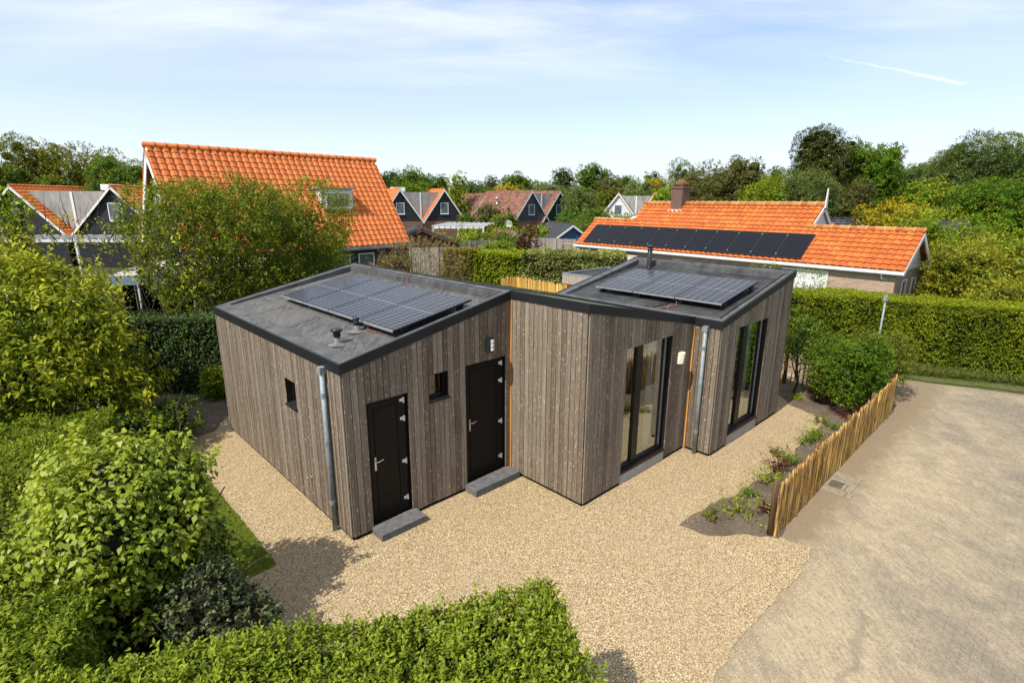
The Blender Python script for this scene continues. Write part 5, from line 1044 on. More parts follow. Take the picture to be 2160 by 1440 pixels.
# all-black panels on the bungalow
def on_slope(u, v, lift=.12):
    d = ray(u, v); n3 = np.cross(bd, bs3); o = BA + Z * (ze) + n3 * lift * (1 if n3[2] > 0 else -1); t = np.dot(o - np.array([0, 0, CAMH]), n3) / np.dot(d, n3); p = np.array([0, 0, CAMH]) + t * d - BA; return float(p @ bd), float(p @ bp)
sa = on_slope(1230, 509)[0]; sb = on_slope(1692, 541)[0]; wa = (on_slope(1230, 509)[1] + on_slope(1692, 541)[1]) / 2; wb = (on_slope(1265, 470)[1] + on_slope(1714, 493)[1]) / 2
NP = 11; pw = (sb - sa) / NP; n3 = np.cross(bd, bs3); n3 = n3 if n3[2] > 0 else -n3
for i in range(NP):
    q0 = BA + bd * (sa + pw * i + .01) + bp * wa + Z * (ze + wa * tn) + n3 * .10; du = bd * (pw - .02); dv = (bp + Z * tn) * (wb - wa)
    g = MB(); g.prism([q0, q0 + du, q0 + du + dv, q0 + dv], [x + n3 * .035 for x in [q0, q0 + du, q0 + du + dv, q0 + dv]]); pan = g.build('solar_panel', M['plastic'], bg)
    k = .02; g = MB(); z_ = n3 * .038; g.quad(q0 + z_ + du * k + dv * k, q0 + z_ + du * (1 - k) + dv * k, q0 + z_ + du * (1 - k) + dv * (1 - k), q0 + z_ + du * k + dv * (1 - k)); g.uv = np.array([(0, 0), (1, 0), (1, 1), (0, 1)]); g.build('cells', M['solar_black'], pan)
    g = MB()
    for f in (.12, .88): g.box(q0 + dv * f - bd * .03 + n3 * .03, bd * .05, bs3 * .05, n3 * .014)
    if i: g.build('clamp', M['alu'], pan)

def place(u, v, Y): p = D(u, v, Y); return np.array([p[0], p[1], 0])
# twin gabled houses behind
def twin(label, uL, uR, v, Y, ang, w_, length, ze, zr, wallL, wallR, roofm, tile, seed, gap=0.0, valley=True, wallm='redbrick', windows=True):
    """two steep gables side by side; the first's apex projects near uL, the second's near uR"""
    pL_ = place(uL, v, Y); X = unit(ang); off = place(uR, v, Y) - pL_; sep = np.dot(off, off) / max(1e-6, np.dot(off, X)); 
    A = pL_ - X * w_ / 2
    root = thing('gabled_house', label, 'house', tuple(A)); Y3 = unit(ang + 90)
    wn = ((w_ / 2 - .55, ze + .9, 1.1, 1.45, 0),) if windows else ()
    for i, gm in ((0, wallL), (1, wallR)): gable_house('', '', A + X * sep * i, w_, ang, length, ze, zr, wallm, gm, roofm, tile, windows=wn, seed=seed + i * 3, root=root)
    if valley:
        a = A + X * (w_ / 2) + Y3 * .9; b = a + X * sep; lowp = (a + b) / 2; zt = zr - .45; k = (zr - .45 - ze) / (zr - ze) * (w_ / 2); zb = max(ze, zr - (sep / 2) / (w_ / 2) * (zr - ze)) - .05
        xl = (zr - zt) / (zr - ze) * w_ / 2
        g = MB(); pts = [a + X * xl + Z * zt, b - X * xl + Z * zt, lowp + X * .1 + Z * zb, lowp - X * .1 + Z * zb]; g.prism(pts[::-1], [p + Y3 * .08 for p in pts[::-1]]); g.prism([a + X * xl + Z * zt, b - X * xl + Z * zt, b - X * xl + Y3 * (length - 1) + Z * zt, a + X * xl + Y3 * (length - 1) + Z * zt], [p + Z * .06 for p in [a + X * xl + Z * zt, b - X * xl + Z * zt, b - X * xl + Y3 * (length - 1) + Z * zt, a + X * xl + Y3 * (length - 1) + Z * zt]])
        g.build('valley_infill', M['greyroof'], root); MB().box(lowp - X * .09 - Y3 * .06 + Z * zb, X * .18, Y3 * .05, Z * (zt - zb)).build('white_post', M['white'], root)
    return root, A, X, Y3, sep
r_, A, X, Y3, sp = twin('twin black gabled house with orange barge tiles and a pale grey valley panel, far left', 33, 235, 436, 45, 3, 7.0, 9, 2.9, 6.55, 'sid_black', 'sid_black', 'tile_orange', (.40, .36), 71, wallm='sid_black')
MB().box(A + X * (sp + 0) + Y3 * 4 + Z * 6.3, X * 1.2, Y3 * 1.2, Z * .5).build('roof_hatch', M['white'], r_)
gable_house('orange_roofed_house', 'low orange-tiled house showing just left of the big gable', place(268, 436, 60)[:2], 8, 95, 12, 2.9, 6.4, 'redbrick', 'sid_black', 'tile_orange', (.45, .4), seed=75)
r_, A, X, Y3, sp = twin('twin black gabled house with bright orange roofs right of the big orange roof', 844, 932, 436, 72, 26, 5.9, 9, 2.9, 7.0, 'sid_black', 'sid_black', 'tile_orange', (.42, .4), 76)
MB().box(A + X * 2.9 + Y3 * 3 + Z * 6.7, X * 1.6, Y3 * 1.6, Z * .55).build('roof_hatch', M['white'], r_)
r_, A, X, Y3, sp = twin('brown-tiled twin house with one grey and one dark green gable', 1121, 1183, 436, 80, 38, 6.6, 11, 2.7, 6.95, 'sid_grey', 'sid_green', 'tile_brown', (.5, .42), 82)
vent_pipe(r_, A + X * 1.6 + Y3 * 6 + Z * 5.1, 1.0, .16, 'alu'); vent_pipe(r_, A + X * .8 + Y3 * 2.2 + Z * 3.7, 1.0, .12)
gable_house('brown_roofed_house', 'long brown-tiled house with ridge running left behind the grey gable', place(1020, 436, 88)[:2] - unit(38)[:2] * 3, 7, 38, 12, 2.7, 6.6, 'redbrick', 'sid_grey', 'tile_brown', (.5, .42), seed=84)
r_, A, X, Y3, sp = twin('brown-roofed twin house with one white gable and one black gable', 1304, 1376, 436, 80, -12, 6.2, 12, 2.7, 6.7, 'sid_white', 'sid_black', 'tile_brown', (.5, .42), 86)
vent_pipe(r_, A + X * 7.5 + Y3 * 4 + Z * 5.2, .8, .12)
gable_house('brown_roofed_house', 'brown hipless roof seen side-on beyond the black gable above the bungalow', place(1395, 436, 92)[:2], 8, 80, 9, 2.8, 7.6, 'redbrick', 'sid_black', 'tile_brown', (.5, .42), seed=88)
gable_house('dark_roofed_house', 'dark-roofed house with cream barge boards half hidden left of the white gable', place(1222, 436, 100)[:2], 8, 20, 10, 2.8, 7.4, 'redbrick', 'sid_white', 'tile_dark', (.5, .42), seed=90)
# behind the bungalow, right
gable_house('grey_roofed_house', 'low house with pale grey corrugated roof between bungalow gable and trees', place(1735, 452, 44)[:2], 6, 88, 6, 2.9, 4.6, 'brick', 'sid_white', 'greyroof', (.5, 1.2), seed=91)
gable_house('red_roofed_house', 'low red-tiled roof with white trim just past the bungalow finial', place(1752, 470, 36)[:2], 5, 60, 5, 2.4, 4.0, 'brick', 'sid_white', 'tile_old', (.4, .36), seed=92)
gable_house('tall_red_house', 'tall red-roofed house peeping between the dark pine and golden conifer', place(1795, 436, 75)[:2], 9, 100, 9, 3.0, 6.9, 'redbrick', 'sid_white', 'tile_orange', (.5, .42), seed=93)
gable_house('slate_roofed_house', 'low dark slate roof at the right edge among the shrubs', place(2075, 470, 34)[:2], 6, 70, 8, 2.6, 4.35, 'redbrick', 'sid_black', 'tile_dark', (.35, .33), seed=94)
# sheds, pergolas, fences in the gardens behind
def shed(label, apex, Y, ang, w_, length, ze, zr, wall, roofm, trim='offwhite', oh=.3):
    p = place(apex[0], apex[1], Y) - unit(ang) * w_ / 2; return gable_house('garden_shed', label, p[:2], w_, ang, length, ze, zr, wall, wall, roofm, cat='shed', tilegeo=False, trim=trim, oh=oh)
shed('blue garden shed with grey barge boards beside the bungalow roof', (1207, 470), 50, 14, 3.3, 6.5, 2.3, 3.45, 'sid_blue', 'bitumen')
shed('small blue shed with low brown roof left of the burgundy tree', (1086, 486), 50, 18, 2.2, 6, 2.0, 2.75, 'sid_blue', 'tile_brown')
shed('open brown timber shed with low pitched dark roof by the big orange roof', (890, 484), 41, 14, 4.6, 5.5, 2.5, 3.45, 'sid_brown', 'bitumen', trim='sid_brown')
def pergola(label, u0, u1, v, Y, depth, ang, z, n, mat='white', zpost=True):
    p = place(u0, v, Y); X = unit(ang); Y3 = unit(ang + 90); w_ = abs(np.dot(place(u1, v, Y) - p, X)); root = thing('pergola', label, 'pergola', tuple(p)); g = MB()
    for yy in (0, depth): MB().box(p + Y3 * yy + Z * (z - .16), X * w_, Y3 * .09, Z * .16).build('beam', M[mat], root)
    for i in range(n): MB().box(p + X * (w_ * i / (n - 1) - .03) - Y3 * .2 + Z * (z + .002), X * .07, Y3 * (depth + .5), Z * .10).build('rafter', M[mat], root)
    for i in (0, .5, 1): MB().box(p + X * (w_ * i * .97) + Y3 * .0, X * .12, Y3 * .12, Z * (z - .17)).build('post', M[mat], root)
    return root
vr = pergola('white slatted veranda roof in front of the black twin gables', 912, 1022, 470, 52, 9, -4, 3.15, 10)
p = place(912, 470, 52); MB().box(p + Z * 3.16, unit(-4) * 4.8, unit(86) * 9, Z * .02).build('roof', M['greyroof'], vr)
pergola('grey-white pergola grid below the far left twin gables', 0, 310, 500, 33, 3.2, 2, 3.15, 13, 'offwhite')
def board_fence(label, pts, h, seed, mat='greyboards', bw=.14):
    rs = random.Random(seed); root = thing('board_fence', label, 'fence', (pts[0][0], pts[0][1], 0)); g = MB(); nP = 0
    for a, b in zip(pts[:-1], pts[1:]):
        a = np.array([a[0], a[1], 0]); b = np.array([b[0], b[1], 0]); l = np.linalg.norm(b - a); d = (b - a) / l; nr = np.array([-d[1], d[0], 0]); n = int(l / bw)
        for i in range(n): g.box(a + d * (l * i / n) + nr * rs.uniform(0, .012), d * (l / n - .015), nr * .02, Z * (h + rs.uniform(-.02, .02)), rs.random())
        for i in range(int(l / 1.9) + 1): MB().box(a + d * (i * 1.9) - nr * .08, d * .09, nr * .078, Z * (h + .06)).build('post', M[mat], root)
    g.build('board_panel', M[mat], root); return root
board_fence('weathered grey board fence behind the burgundy tree and blue shed', [place(1090, 500, 47)[:2], place(1216, 500, 44)[:2]], 2.55, 5)
board_fence('grey board fence partly behind the dry bamboo and green shrubs', [place(862, 500, 37)[:2], place(945, 500, 37)[:2]], 2.45, 6)
board_fence('grey garden fence above the beech hedge and below the lime hedge', [place(945, 500, 42)[:2], place(1095, 500, 46)[:2]], 2.45, 7)
board_fence('pale board fence in front of the white slatted house wall on the left', [(-9.4, 20.5), (-5.4, 24.5)], 1.9, 8)
# flat-roofed carport on the left with its bicycle
cp = np.array([-15.4, 20.6, 0]); CX = unit(20); CY = unit(110); car = thing('carport', 'flat-roofed open store with blue-grey fascia and brown posts, left of the leafy tree', 'carport', tuple(cp))
MB().box(cp + Z * 2.62, CX * 5.2, CY * 6.5, Z * .05).build('roof', plain('pale_gravel_roof', (.42, .38, .34), .9, .1), car)
g = MB(); g.box(cp - CY * .06 + Z * 2.30 - CX * .06, CX * 5.3, CY * .055, Z * .36); g.box(cp - CX * .06 + Z * 2.30, CX * .055, CY * 6.5, Z * .36); g.build('fascia', plain('blue_grey_fascia', (.22, .29, .34), .5, .4), car)
for a, b in ((.05, .05), (1.5, .05), (1.5, 2.4), (4.9, .05), (3.4, .05)): MB().box(cp + CX * a + CY * b, CX * .24, CY * .24, Z * 2.3).build('post', M['sid_brown'], car)
MB().box(cp + CX * .0 + CY * 2.8, CX * 5.1, CY * .1, Z * 2.3).build('back_wall', M['felt'], car); MB().box(cp - CX * .06 + CY * .4, CX * .06, CY * 2.3, Z * 2.28).build('side_wall', M['sid_grey'], car)
for k in range(3): win(car, cp + CX * (2.7 + k * .85) - CY * .02 + Z * .1, CX, -CY, .7, 2.1, 0)
MB().tube([cp + CX * .9 - CY * .09 + Z * 2.3, cp + CX * .9 - CY * .09], .045, 8).build('downpipe', M['zinc'], car, True)
bq = np.array([-14.25, 21.3, 0]) + CX * .3; bic = thing('bicycle', 'bicycle parked in the dark carport opening, front wheel showing', 'bicycle', tuple(bq)); bx = unit(-5)
for s in (0, 1.02):
    c = bq + bx * s + Z * .35; MB().tube([c + bx * (.34 * math.cos(a)) + Z * (.34 * math.sin(a)) for a in np.linspace(0, 6.283, 25)], .018, 6).build('tyre', M['alu'], bic, True)
    g = MB()
    for a in np.linspace(0, 6.283, 13)[:-1]: g.tube([c, c + bx * (.32 * math.cos(a)) + Z * (.32 * math.sin(a))], .003, 3)
    g.build('spokes', M['steel'], bic)
g = MB(); r_ = bq + Z * .35; f_ = bq + bx * 1.02 + Z * .35; sb_ = bq + bx * .42 + Z * .32; st = bq + bx * .32 + Z * .85; hdp = bq + bx * .86 + Z * .88
for a, b in ((r_, sb_), (r_, st), (sb_, st), (sb_, hdp), (st + (sb_ - st) * .1, hdp), (f_, hdp), (hdp, hdp + Z * .15)): g.tube([a, b], .016, 6)
g.build('frame', M['black_metal'], bic, True); MB().box(st + Z * .06 - bx * .12 - np.cross(bx, Z) * .06, bx * .25, np.cross(bx, Z) * .12, Z * .05).build('saddle', M['plastic'], bic); hb = np.cross(bx, Z); MB().tube([hdp + Z * .15 - hb * .28 - bx * .1, hdp + Z * .16, hdp + Z * .15 + hb * .28 - bx * .1], .013, 6).build('handlebar', M['steel'], bic)
# satellite dish and garden frame
p = place(1072, 470, 62); sd = thing('satellite_dish', 'pale satellite dish on a short pole before the brown-roofed house', 'satellite dish', tuple(p)); MB().tube([p, p + Z * 2.7], .04, 6).build('pole', M['alu'], sd)
c = p + Z * 2.95 - np.array([0, .1, 0]); g = MB(); ax_ = nrm(np.array([.5, -.8, .35])); e1 = nrm(np.cross(ax_, Z)); e2 = np.cross(e1, ax_); Vv = []; Ff = []
for r in range(5):
    for k in range(16): a = 6.283 * k / 16; rr = .52 * r / 4 + .001; Vv.append(c + e1 * rr * math.cos(a) * .9 + e2 * rr * math.sin(a) + ax_ * (rr * rr * .45))
for r in range(4):
    for k in range(16): Ff.append((r * 16 + k, r * 16 + (k + 1) % 16, (r + 1) * 16 + (k + 1) % 16, (r + 1) * 16 + k))
g.add(Vv, Ff); g.build('dish', M['offwhite'], sd, True)
p = place(1188, 515, 43); sw = thing('swing_frame', 'swing frame with an orange top bar and blue legs in front of the board fence', 'swing', tuple(p)); X = unit(-4)
MB().tube([p + Z * 2.25, p + X * 2.0 + Z * 2.2], .05, 8).build('top_bar', M['orangewood'], sw)
for a, b in ((0, -.45), (0, .45), (2.0, -.45), (2.0, .45)): MB().tube([p + X * a + Z * 2.2, p + X * (a + b)], .035, 6).build('leg', M['sid_blue'], sw)

# ------------------------------------------------------------------ middle-distance planting
tree('leafy_garden_tree', 'broad open-crowned tree with small brownish green leaves in front of the big orange roof', 'tree', -9.9, 20.4, 6.6, 3.75, 'leafy', 101, crown0=.16, nb=16, leaf=(.115, .062), twig=.24, k=7, dens=3.6, shape='wide', inner=.25, clump=.8, holes=.12, lobes=2.0, trunk_r=.11, stems=3, limbs=12, base_tint=.62)
x, y, z = D(880, 600, 27.5)
bush('dry_bamboo', 'tall clump of straw-coloured dry stems with sparse yellow-green leaves behind the left roof', 'bamboo', [((x + .3, y, 1.9), (2.1, .8, 1.7)), ((x - .9, y + .3, 1.5), (1.2, .8, 1.2)), ((x + 1.5, y, 1.3), (.9, .7, 1.1))], 'dry', 102, 1700, (.15, .04), .30, 5, twigs_out=200, stems=40, lumpy=.35, clump=.5, spread=.5,
     shoots=[((x + dx_, y, 1.2), (x + dx_ * 1.35 + rx, y, 3.1 + hh_)) for dx_, rx, hh_ in ((-1.2, -.3, .2), (-.6, .1, .7), (-.1, .0, 1.1), (.3, .1, .5), (.7, -.1, .9), (1.1, .2, .3), (-1.5, -.5, -.3), (.0, .2, .8))])
x2 = D(1280, 540, 34.5)
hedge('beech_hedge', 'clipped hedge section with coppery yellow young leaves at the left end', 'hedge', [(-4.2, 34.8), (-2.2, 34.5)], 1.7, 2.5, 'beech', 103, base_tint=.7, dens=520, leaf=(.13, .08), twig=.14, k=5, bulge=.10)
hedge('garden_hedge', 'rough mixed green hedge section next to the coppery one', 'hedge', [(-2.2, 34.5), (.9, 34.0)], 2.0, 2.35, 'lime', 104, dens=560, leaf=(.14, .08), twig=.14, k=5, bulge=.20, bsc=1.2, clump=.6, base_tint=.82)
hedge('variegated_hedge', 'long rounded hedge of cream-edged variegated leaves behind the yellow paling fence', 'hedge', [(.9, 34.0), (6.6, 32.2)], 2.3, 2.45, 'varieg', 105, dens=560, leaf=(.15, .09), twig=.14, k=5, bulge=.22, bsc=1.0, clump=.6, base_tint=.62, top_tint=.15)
bush('lime_shrub', 'low yellow-green shrub bulging at the bungalow end of the variegated hedge', 'shrub', [((7.0, 31.2, .9), (1.3, 1.0, .9)), ((8.3, 30.4, .8), (1.2, .9, .8))], 'lime', 106, 900, (.13, .07), .18, 5, clump=.5)
bush('euonymus_shrub', 'dark round shrub at the foot of the dry bamboo', 'shrub', [((-3.6, 28.6, .8), (.8, .7, .75))], 'green', 107, 420, (.11, .07), .15, 5)
tree('burgundy_tree', 'small dark burgundy-leaved tree standing before the grey board fence', 'tree', *D(1118, 520, 40)[:2], 4.15, 1.1, 'burgundy', 108, crown0=.25, nb=8, leaf=(.14, .085), twig=.28, k=6, shape='tall', dens=1.6, lobes=1.6, inner=.3, base_tint=.75)
tree('slim_young_tree', 'slim pointed yellow-green young tree in front of the white veranda', 'tree', *D(968, 520, 41)[:2], 4.5, .85, 'lime', 109, crown0=.12, nb=8, leaf=(.15, .08), twig=.4, k=5, shape='cone', dens=1.0, inner=.3, base_tint=.7)
gx = [  # u, v(top), Y, radius, kind, label
 (862, 482, 46, 1.3, 'lime', 'yellow-green shrub directly under the white veranda, left part'), (910, 484, 46, 1.2, 'lime', 'bushy lime shrub left of the slim young tree'), (1000, 488, 47, 1.5, 'lime', 'wide lime hedge bush right of the slim young tree'), (1045, 486, 46, 1.5, 'olive', 'olive green shrub hanging over the grey board fence'), (1080, 492, 43, 1.3, 'green', 'dark green shrub left of the burgundy tree'),
 (1060, 478, 55, 1.7, 'lime', 'low lime shrub in front of the brown-roofed house wall'), (1140, 478, 54, 1.8, 'lime', 'long lime shrub between the burgundy tree and blue shed'), (1030, 424, 70, 1.7, 'bronze', 'loose bronze-green shrub crossing the brown roof'), (1062, 448, 66, 1.7, 'olive', 'round olive bush below the brown roof vent'), (985, 446, 74, 1.2, 'green', 'dark green bush between orange and brown roofs'),
 (1222, 446, 70, 2.6, 'green', 'dark shrub to the right of the dark green gable'), (1235, 444, 60, 3.0, 'green', 'broad dark green shrub behind the blue shed'), (1225, 470, 56, 2.2, 'green', 'shaded green shrub touching the blue shed roof'), (1340, 450, 66, 2.0, 'bright', 'low green bush under the white gable'), (1052, 508, 40, 1.2, 'lime', 'bright lime sprig bush over the middle of the garden hedge'), (1290, 455, 50, 1.4, 'bright', 'leafy bush just behind the left bungalow ridge'),
 (1500, 418, 62, 2.4, 'green', 'green shrub peeping over the bungalow ridge right of the chimney'), (1840, 470, 38, 2.0, 'bright', 'green shrub under the pale house roof on the right')]
for i, (u, v, Y, r, kd, lb) in enumerate(gx):
    px_, py_, pz_ = D(u, v, Y); h = max(1.6, pz_)
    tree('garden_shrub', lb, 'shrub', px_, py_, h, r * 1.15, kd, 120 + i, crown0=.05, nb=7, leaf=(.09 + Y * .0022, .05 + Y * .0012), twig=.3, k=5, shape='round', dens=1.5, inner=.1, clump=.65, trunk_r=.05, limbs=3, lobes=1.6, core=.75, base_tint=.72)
# ------------------------------------------------------------------ trees
T = [  # u, v_top, Y, width px, kind, shape, crown0, extra, label
 (42, 282, 58, 150, 'olive', 'tall', .2, dict(holes=.45), 'open olive-green tree, leftmost against the sky'), (160, 278, 60, 150, 'olive', 'wide', .2, dict(holes=.6, nb=13), 'airy tree with fine branching left of the big roof'),
 (245, 322, 54, 130, 'green', 'round', .15, {}, 'dense green tree touching the left edge of the big roof'), (100, 366, 56, 110, 'green', 'round', .1, {}, 'lower green tree between the two open-crowned trees on the left'), (-10, 335, 55, 120, 'green', 'round', .1, {}, 'green tree cut by the left photo edge'), (205, 372, 64, 110, 'dark', 'round', .1, {}, 'dark tree mass behind the far left gables'),
 (8, 372, 17, 90, 'lime', 'tall', .3, dict(holes=.4), 'young light green tree at the left edge above the yellow shrub'),
 (822, 352, 92, 70, 'dark', 'round', .1, {}, 'dark round tree just right of the big roof ridge'), (872, 352, 88, 92, 'green', 'round', .1, {}, 'rounded mid-green tree above the black twin gables'), (870, 378, 80, 70, 'bright', 'round', .1, {}, 'lighter green tree low behind the left black gable'), (922, 364, 105, 56, 'green', 'round', .1, {}, 'small rounded tree in the gap left of the pointed lime tree'),
 (964, 357, 88, 62, 'lime', 'tall', .1, dict(holes=.3), 'pointed yellowish tree standing above its neighbours near the centre-left'), (1000, 376, 140, 90, 'dark', 'wide', .1, {}, 'far dark tree band left of the flat pine'), (1036, 368, 120, 66, 'dark', 'pine', .3, dict(holes=.5), 'dark ragged pine top above the brown roof'), (1030, 388, 100, 40, 'bright', 'tall', .1, {}, 'small pointed green tree below the ragged pine'),
 (1068, 380, 88, 50, 'gold', 'round', .1, dict(base_tint=.6), 'bright yellow bush tree above the brown roof ridge'), (1086, 362, 135, 70, 'green', 'round', .1, {}, 'distant green tree behind the yellow one'), (1125, 374, 140, 90, 'green', 'wide', .1, {}, 'wide distant tree above the grey gable'), (1160, 386, 105, 80, 'grey', 'round', .1, {}, 'grey-green tree right of the green gable'), (1190, 352, 118, 84, 'dark', 'pine', .2, dict(nb=14), 'blackish flat-topped pine near the centre'),
 (1256, 338, 98, 82, 'green', 'round', .1, dict(base_tint=.4), 'tall dark rounded tree, highest near the centre'), (1222, 392, 82, 70, 'grey', 'round', .1, {}, 'willow-like grey-green tree below the flat-topped pine'), (1292, 368, 92, 66, 'bronze', 'round', .1, {}, 'olive-bronze tree right of the tallest central tree'), (1335, 374, 86, 66, 'grey', 'round', .1, dict(lean=(.5, 0)), 'pale grey-green wind-bent tree over the white gable'), (1320, 362, 105, 60, 'green', 'round', .1, {}, 'green tree peeping behind the pale wind-bent tree'),
 (1384, 364, 96, 54, 'gold', 'round', .1, dict(base_tint=.35), 'orange-yellow tree above the brown roof left of the chimney'), (1378, 352, 110, 40, 'green', 'round', .1, {}, 'small green treetop right behind the orange-yellow tree'), (1430, 338, 80, 84, 'grey', 'tall', .2, dict(holes=.7, nb=11, lean=(.3, 0)), 'feathery thin-leaved tree left of the chimney against the sky'), (1410, 385, 74, 70, 'lime', 'round', .1, {}, 'yellow-green tree low behind the brown roofs'),
 (1498, 322, 64, 130, 'bronze', 'wide', .1, dict(nb=14, lean=(.25, 0)), 'broad bronze-green tree rising directly behind the chimney'), (1550, 320, 62, 110, 'bronze', 'tall', .1, dict(nb=12, lean=(.4, 0), holes=.2), 'wind-swept bronze tree right of the chimney'), (1450, 378, 66, 80, 'grey', 'round', .1, {}, 'grey-green tree low left of the chimney'), (1602, 344, 82, 86, 'grey', 'round', .1, dict(lean=(.4, 0)), 'soft grey-green tree in the dip left of the birches'),
 (1650, 346, 56, 120, 'lime', 'wide', .15, dict(nb=12, holes=.3, base_tint=.35), 'yellow-green birch with pale stems above the bungalow ridge'), (1612, 385, 58, 100, 'lime', 'round', .1, dict(base_tint=.35), 'lower yellow-green tree just over the bungalow ridge'),
 (1735, 258, 60, 150, 'pine', 'pine', .3, dict(nb=18, base_tint=.68), 'tall dark spreading pine, highest on the right half'), (1790, 282, 62, 90, 'pine', 'pine', .3, dict(nb=10, base_tint=.65), 'second darker pine crown leaning on the tall pine'), (1848, 286, 62, 125, 'bright', 'round', .12, dict(nb=12, base_tint=.45), 'rich green rounded oak right of the tall pine'), (1720, 335, 50, 110, 'grey', 'wide', .25, dict(nb=11, holes=.35, base_tint=.35), 'grey-green birch with white stems under the tall pine'), (1795, 375, 52, 110, 'bronze', 'round', .1, dict(base_tint=.35), 'shaded brownish tree beneath the oak'),
 (1925, 336, 72, 90, 'grey', 'round', .1, dict(base_tint=.4), 'grey-green tree in the gap between oak and windy willow'), (1960, 325, 78, 80, 'grey', 'round', .1, dict(base_tint=.35), 'dull green tree beginning the rise to the windy willow'), (2020, 285, 60, 130, 'grey', 'wide', .15, dict(nb=12, lean=(.5, 0), base_tint=.35), 'left part of the windy silver willow group'), (2075, 250, 58, 160, 'grey', 'wide', .2, dict(nb=16, lean=(.5, 0), holes=.35, base_tint=.3), 'big windswept silver-green willow with pale limbs'), (2150, 290, 60, 130, 'green', 'round', .15, dict(lean=(.4, 0)), 'dark tree right of the willow at the frame edge'),
 (1985, 350, 47, 105, 'lime', 'wide', .12, dict(nb=12), 'bright yellow-green tree standing below the windswept willow'), (2120, 372, 42, 170, 'bright', 'round', .08, dict(nb=14, base_tint=.35), 'dense mid-green tree mass at the right edge'), (2040, 400, 44, 110, 'green', 'round', .08, {}, 'dark green tree under the yellow-green one'), (1885, 398, 38, 125, 'gold', 'wide', .05, dict(nb=14, base_tint=.28, clump=.8), 'golden conifer with orange-yellow tips in layered sprays'),
 (1700, 410, 62, 90, 'green', 'round', .05, {}, 'low green tree behind the bungalow finial'), (1560, 405, 74, 130, 'green', 'round', .05, {}, 'low green tree filling behind the bungalow ridge'), (1740, 405, 70, 70, 'dark', 'round', .05, {}, 'dark ivy-clad tree left of the red roof'),
 (2240, 330, 50, 150, 'green', 'round', .08, {}, 'green tree just outside the right edge'), (1090, 392, 112, 60, 'bright', 'round', .05, {}, 'light green treetops over the brown ridge'), (1285, 392, 90, 60, 'olive', 'round', .05, {}, 'olive treetop left of the white gable')]
for i, (u, v, Y, wd, kd, sh_, c0, kw, lb) in enumerate(T):
    px_, py_, pz_ = D(u, v, Y); k_ = dict(nb=10, base_tint=.5, clump=.75, lobes=2.4, inner=.06); k_.update(kw); k_['core'] = .35 if k_.get('holes', 0) > .28 else (.55 if sh_ == 'pine' else .66); k_['base_tint'] += .24; lf = .080 + Y * .0023
    if sh_ == 'pine': k_['leaf'] = (lf * .95, lf * .45)
    else: k_['leaf'] = (lf, lf * .58)
    if kd == 'grey': k_['leaf'] = (lf * 1.2, lf * .36)
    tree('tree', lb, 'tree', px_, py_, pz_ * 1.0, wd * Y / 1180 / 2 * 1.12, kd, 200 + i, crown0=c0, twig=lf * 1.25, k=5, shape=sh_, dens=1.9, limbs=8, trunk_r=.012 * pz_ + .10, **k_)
# big loose shrubs right of the bungalow
S = [(1925, 452, 29, 130, 'olive', 'loose olive shrub with pinkish young tips beside the bungalow gable'), (1995, 418, 29, 190, 'lime', 'tallest pale green shrub right of the golden conifer'), (2065, 470, 27, 150, 'olive', 'spreading olive shrub in front of the slate roof'), (2025, 505, 24.5, 130, 'elder', 'yellow-leaved shrub between bungalow wall and conifer hedge'), (2085, 512, 23.0, 190, 'elder', 'broad golden-green shrub above the conifer hedge at right'), (2170, 488, 23.5, 150, 'lime', 'lime shrub cut by the right photo edge'), (2130, 590, 20.5, 140, 'elder', 'low yellow-green shrub resting on the hedge top at far right'), (1890, 500, 31, 90, 'bronze', 'reddish-tinged small shrub behind the bungalow right ridge')]
for i, (u, v, Y, wd, kd, lb) in enumerate(S):
    px_, py_, pz_ = D(u, v, Y); tree('large_shrub', lb, 'shrub', px_, py_, pz_, wd * Y / 1180 / 2 * 1.1, kd, 300 + i, crown0=.04, nb=12, lobes=1.8, leaf=(.135, .066), twig=.26, k=6, shape='wide' if i < 3 else 'round', dens=1.5, inner=.3, clump=.75, holes=.12, stems=3, trunk_r=.06, limbs=10, core=.5, base_tint=.68)
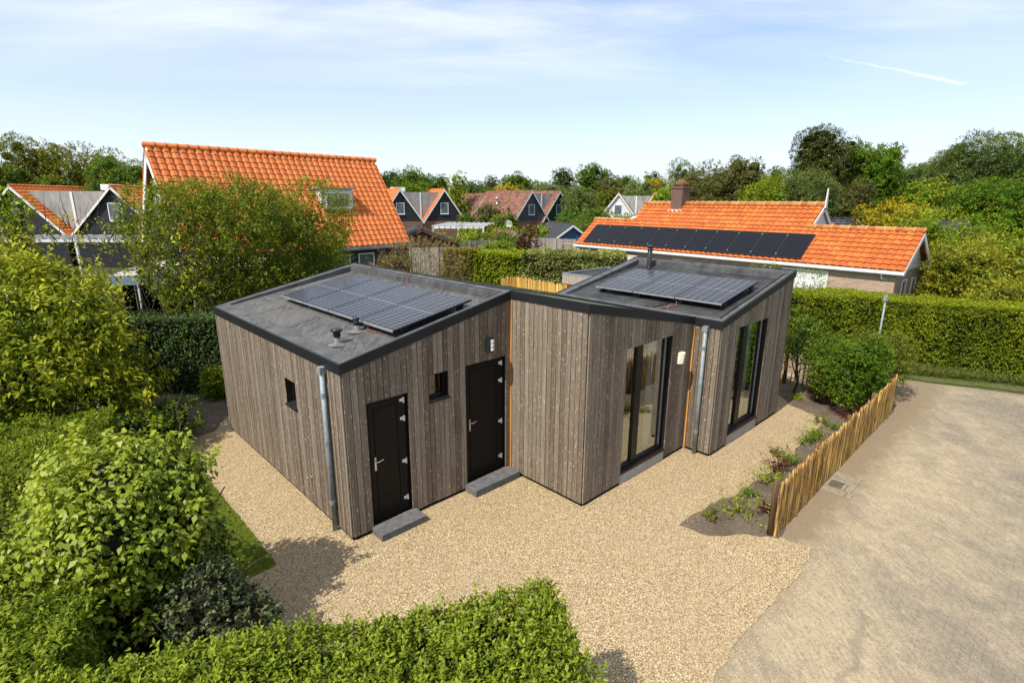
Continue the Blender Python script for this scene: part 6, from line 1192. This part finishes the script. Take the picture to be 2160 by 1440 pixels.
# the wood closing the horizon: one uncountable mass
rg = np.random.default_rng(400); bl = []
for i in range(230):
    an = rg.uniform(-62, 62); Rr = rg.uniform(125, 210); h = rg.uniform(5.5, 8.6); r = rg.uniform(3, 6); bl.append(((Rr * math.sin(R_(an)), Rr * math.cos(R_(an)), h * .55), (r * 1.3, r, h * .5)))
P, O = crown_pts(rg, bl, 21000, .05); V, tt = sprigs(rg, P, O + np.array([0, 0, .4]), 1.0, 4, .95, .55, tint=.45 + lump(P, .25, 5) * .3)
tag(quad_mesh('far_wood', V, tt, M['leaf_green']), 'far belt of trees closing the horizon', 'wood', kind='stuff')
rg = np.random.default_rng(401); bl = []
for i in range(90):
    an = rg.uniform(-60, 60); Rr = rg.uniform(84, 122); h = rg.uniform(3.5, 6.3); r = rg.uniform(2, 3.6); bl.append(((Rr * math.sin(R_(an)), Rr * math.cos(R_(an)), h * .5), (r * 1.3, r, h * .5)))
P, O = crown_pts(rg, bl, 9000, .05); V, tt = sprigs(rg, P, O + np.array([0, 0, .4]), .8, 4, .6, .35, tint=.55 + lump(P, .3, 6) * .35)
tag(quad_mesh('garden_greenery', V, tt, M['leaf_bright']), 'mass of garden greenery between the far houses', 'greenery', kind='stuff')

# stray pebbles kicked out of the gravel on to soil, paving and lawn edge
rs = random.Random(77); g = MB()
def strays(a, b, n, sd):
    for i in range(n):
        f = rs.random(); x = a[0] + (b[0] - a[0]) * f + rs.gauss(0, sd); y = a[1] + (b[1] - a[1]) * f + rs.gauss(0, sd); r = rs.uniform(.004, .009); c = np.array([x, y, .006 if sd < .2 else .002]); q = [rs.uniform(.7, 1.2) for _ in range(6)]
        g.add([c + np.array([r * q[0], 0, 0]), c + np.array([0, r * q[1], 0]), c - np.array([r * q[2], 0, 0]), c - np.array([0, r * q[3], 0]), c + Z * r * .8, c - Z * r * .3], [(0, 1, 4), (1, 2, 4), (2, 3, 4), (3, 0, 4), (1, 0, 5), (2, 1, 5), (3, 2, 5), (0, 3, 5)], rs.random())
ed = [G(1432, 1108), G(1550, 1042), G(1640, 982), G(1742, 885)]
for a, b in zip(ed[:-1], ed[1:]): strays(a, b, 160, .10)
ed = [G(1625, 1134)] + gw
for a, b in zip(ed[:-1], ed[1:]): strays((a[0] + .12, a[1] - .1), (b[0] + .12, b[1] - .1), 130, .13)
strays(LC, lawn_pts[1], 260, .06); strays(G(900, 1350), G(1500, 1100), 300, .6)
m, t = newmat('loose_pebbles'); t.set(t.ramp(t.attr(), (0, (.25, .18, .10)), (.7, (.50, .39, .24)), (1, (.70, .62, .48))), .85, .15)
tag(g.build('loose_pebbles', m), 'stray light pebbles scattered along the gravel edges', 'pebbles', kind='stuff')
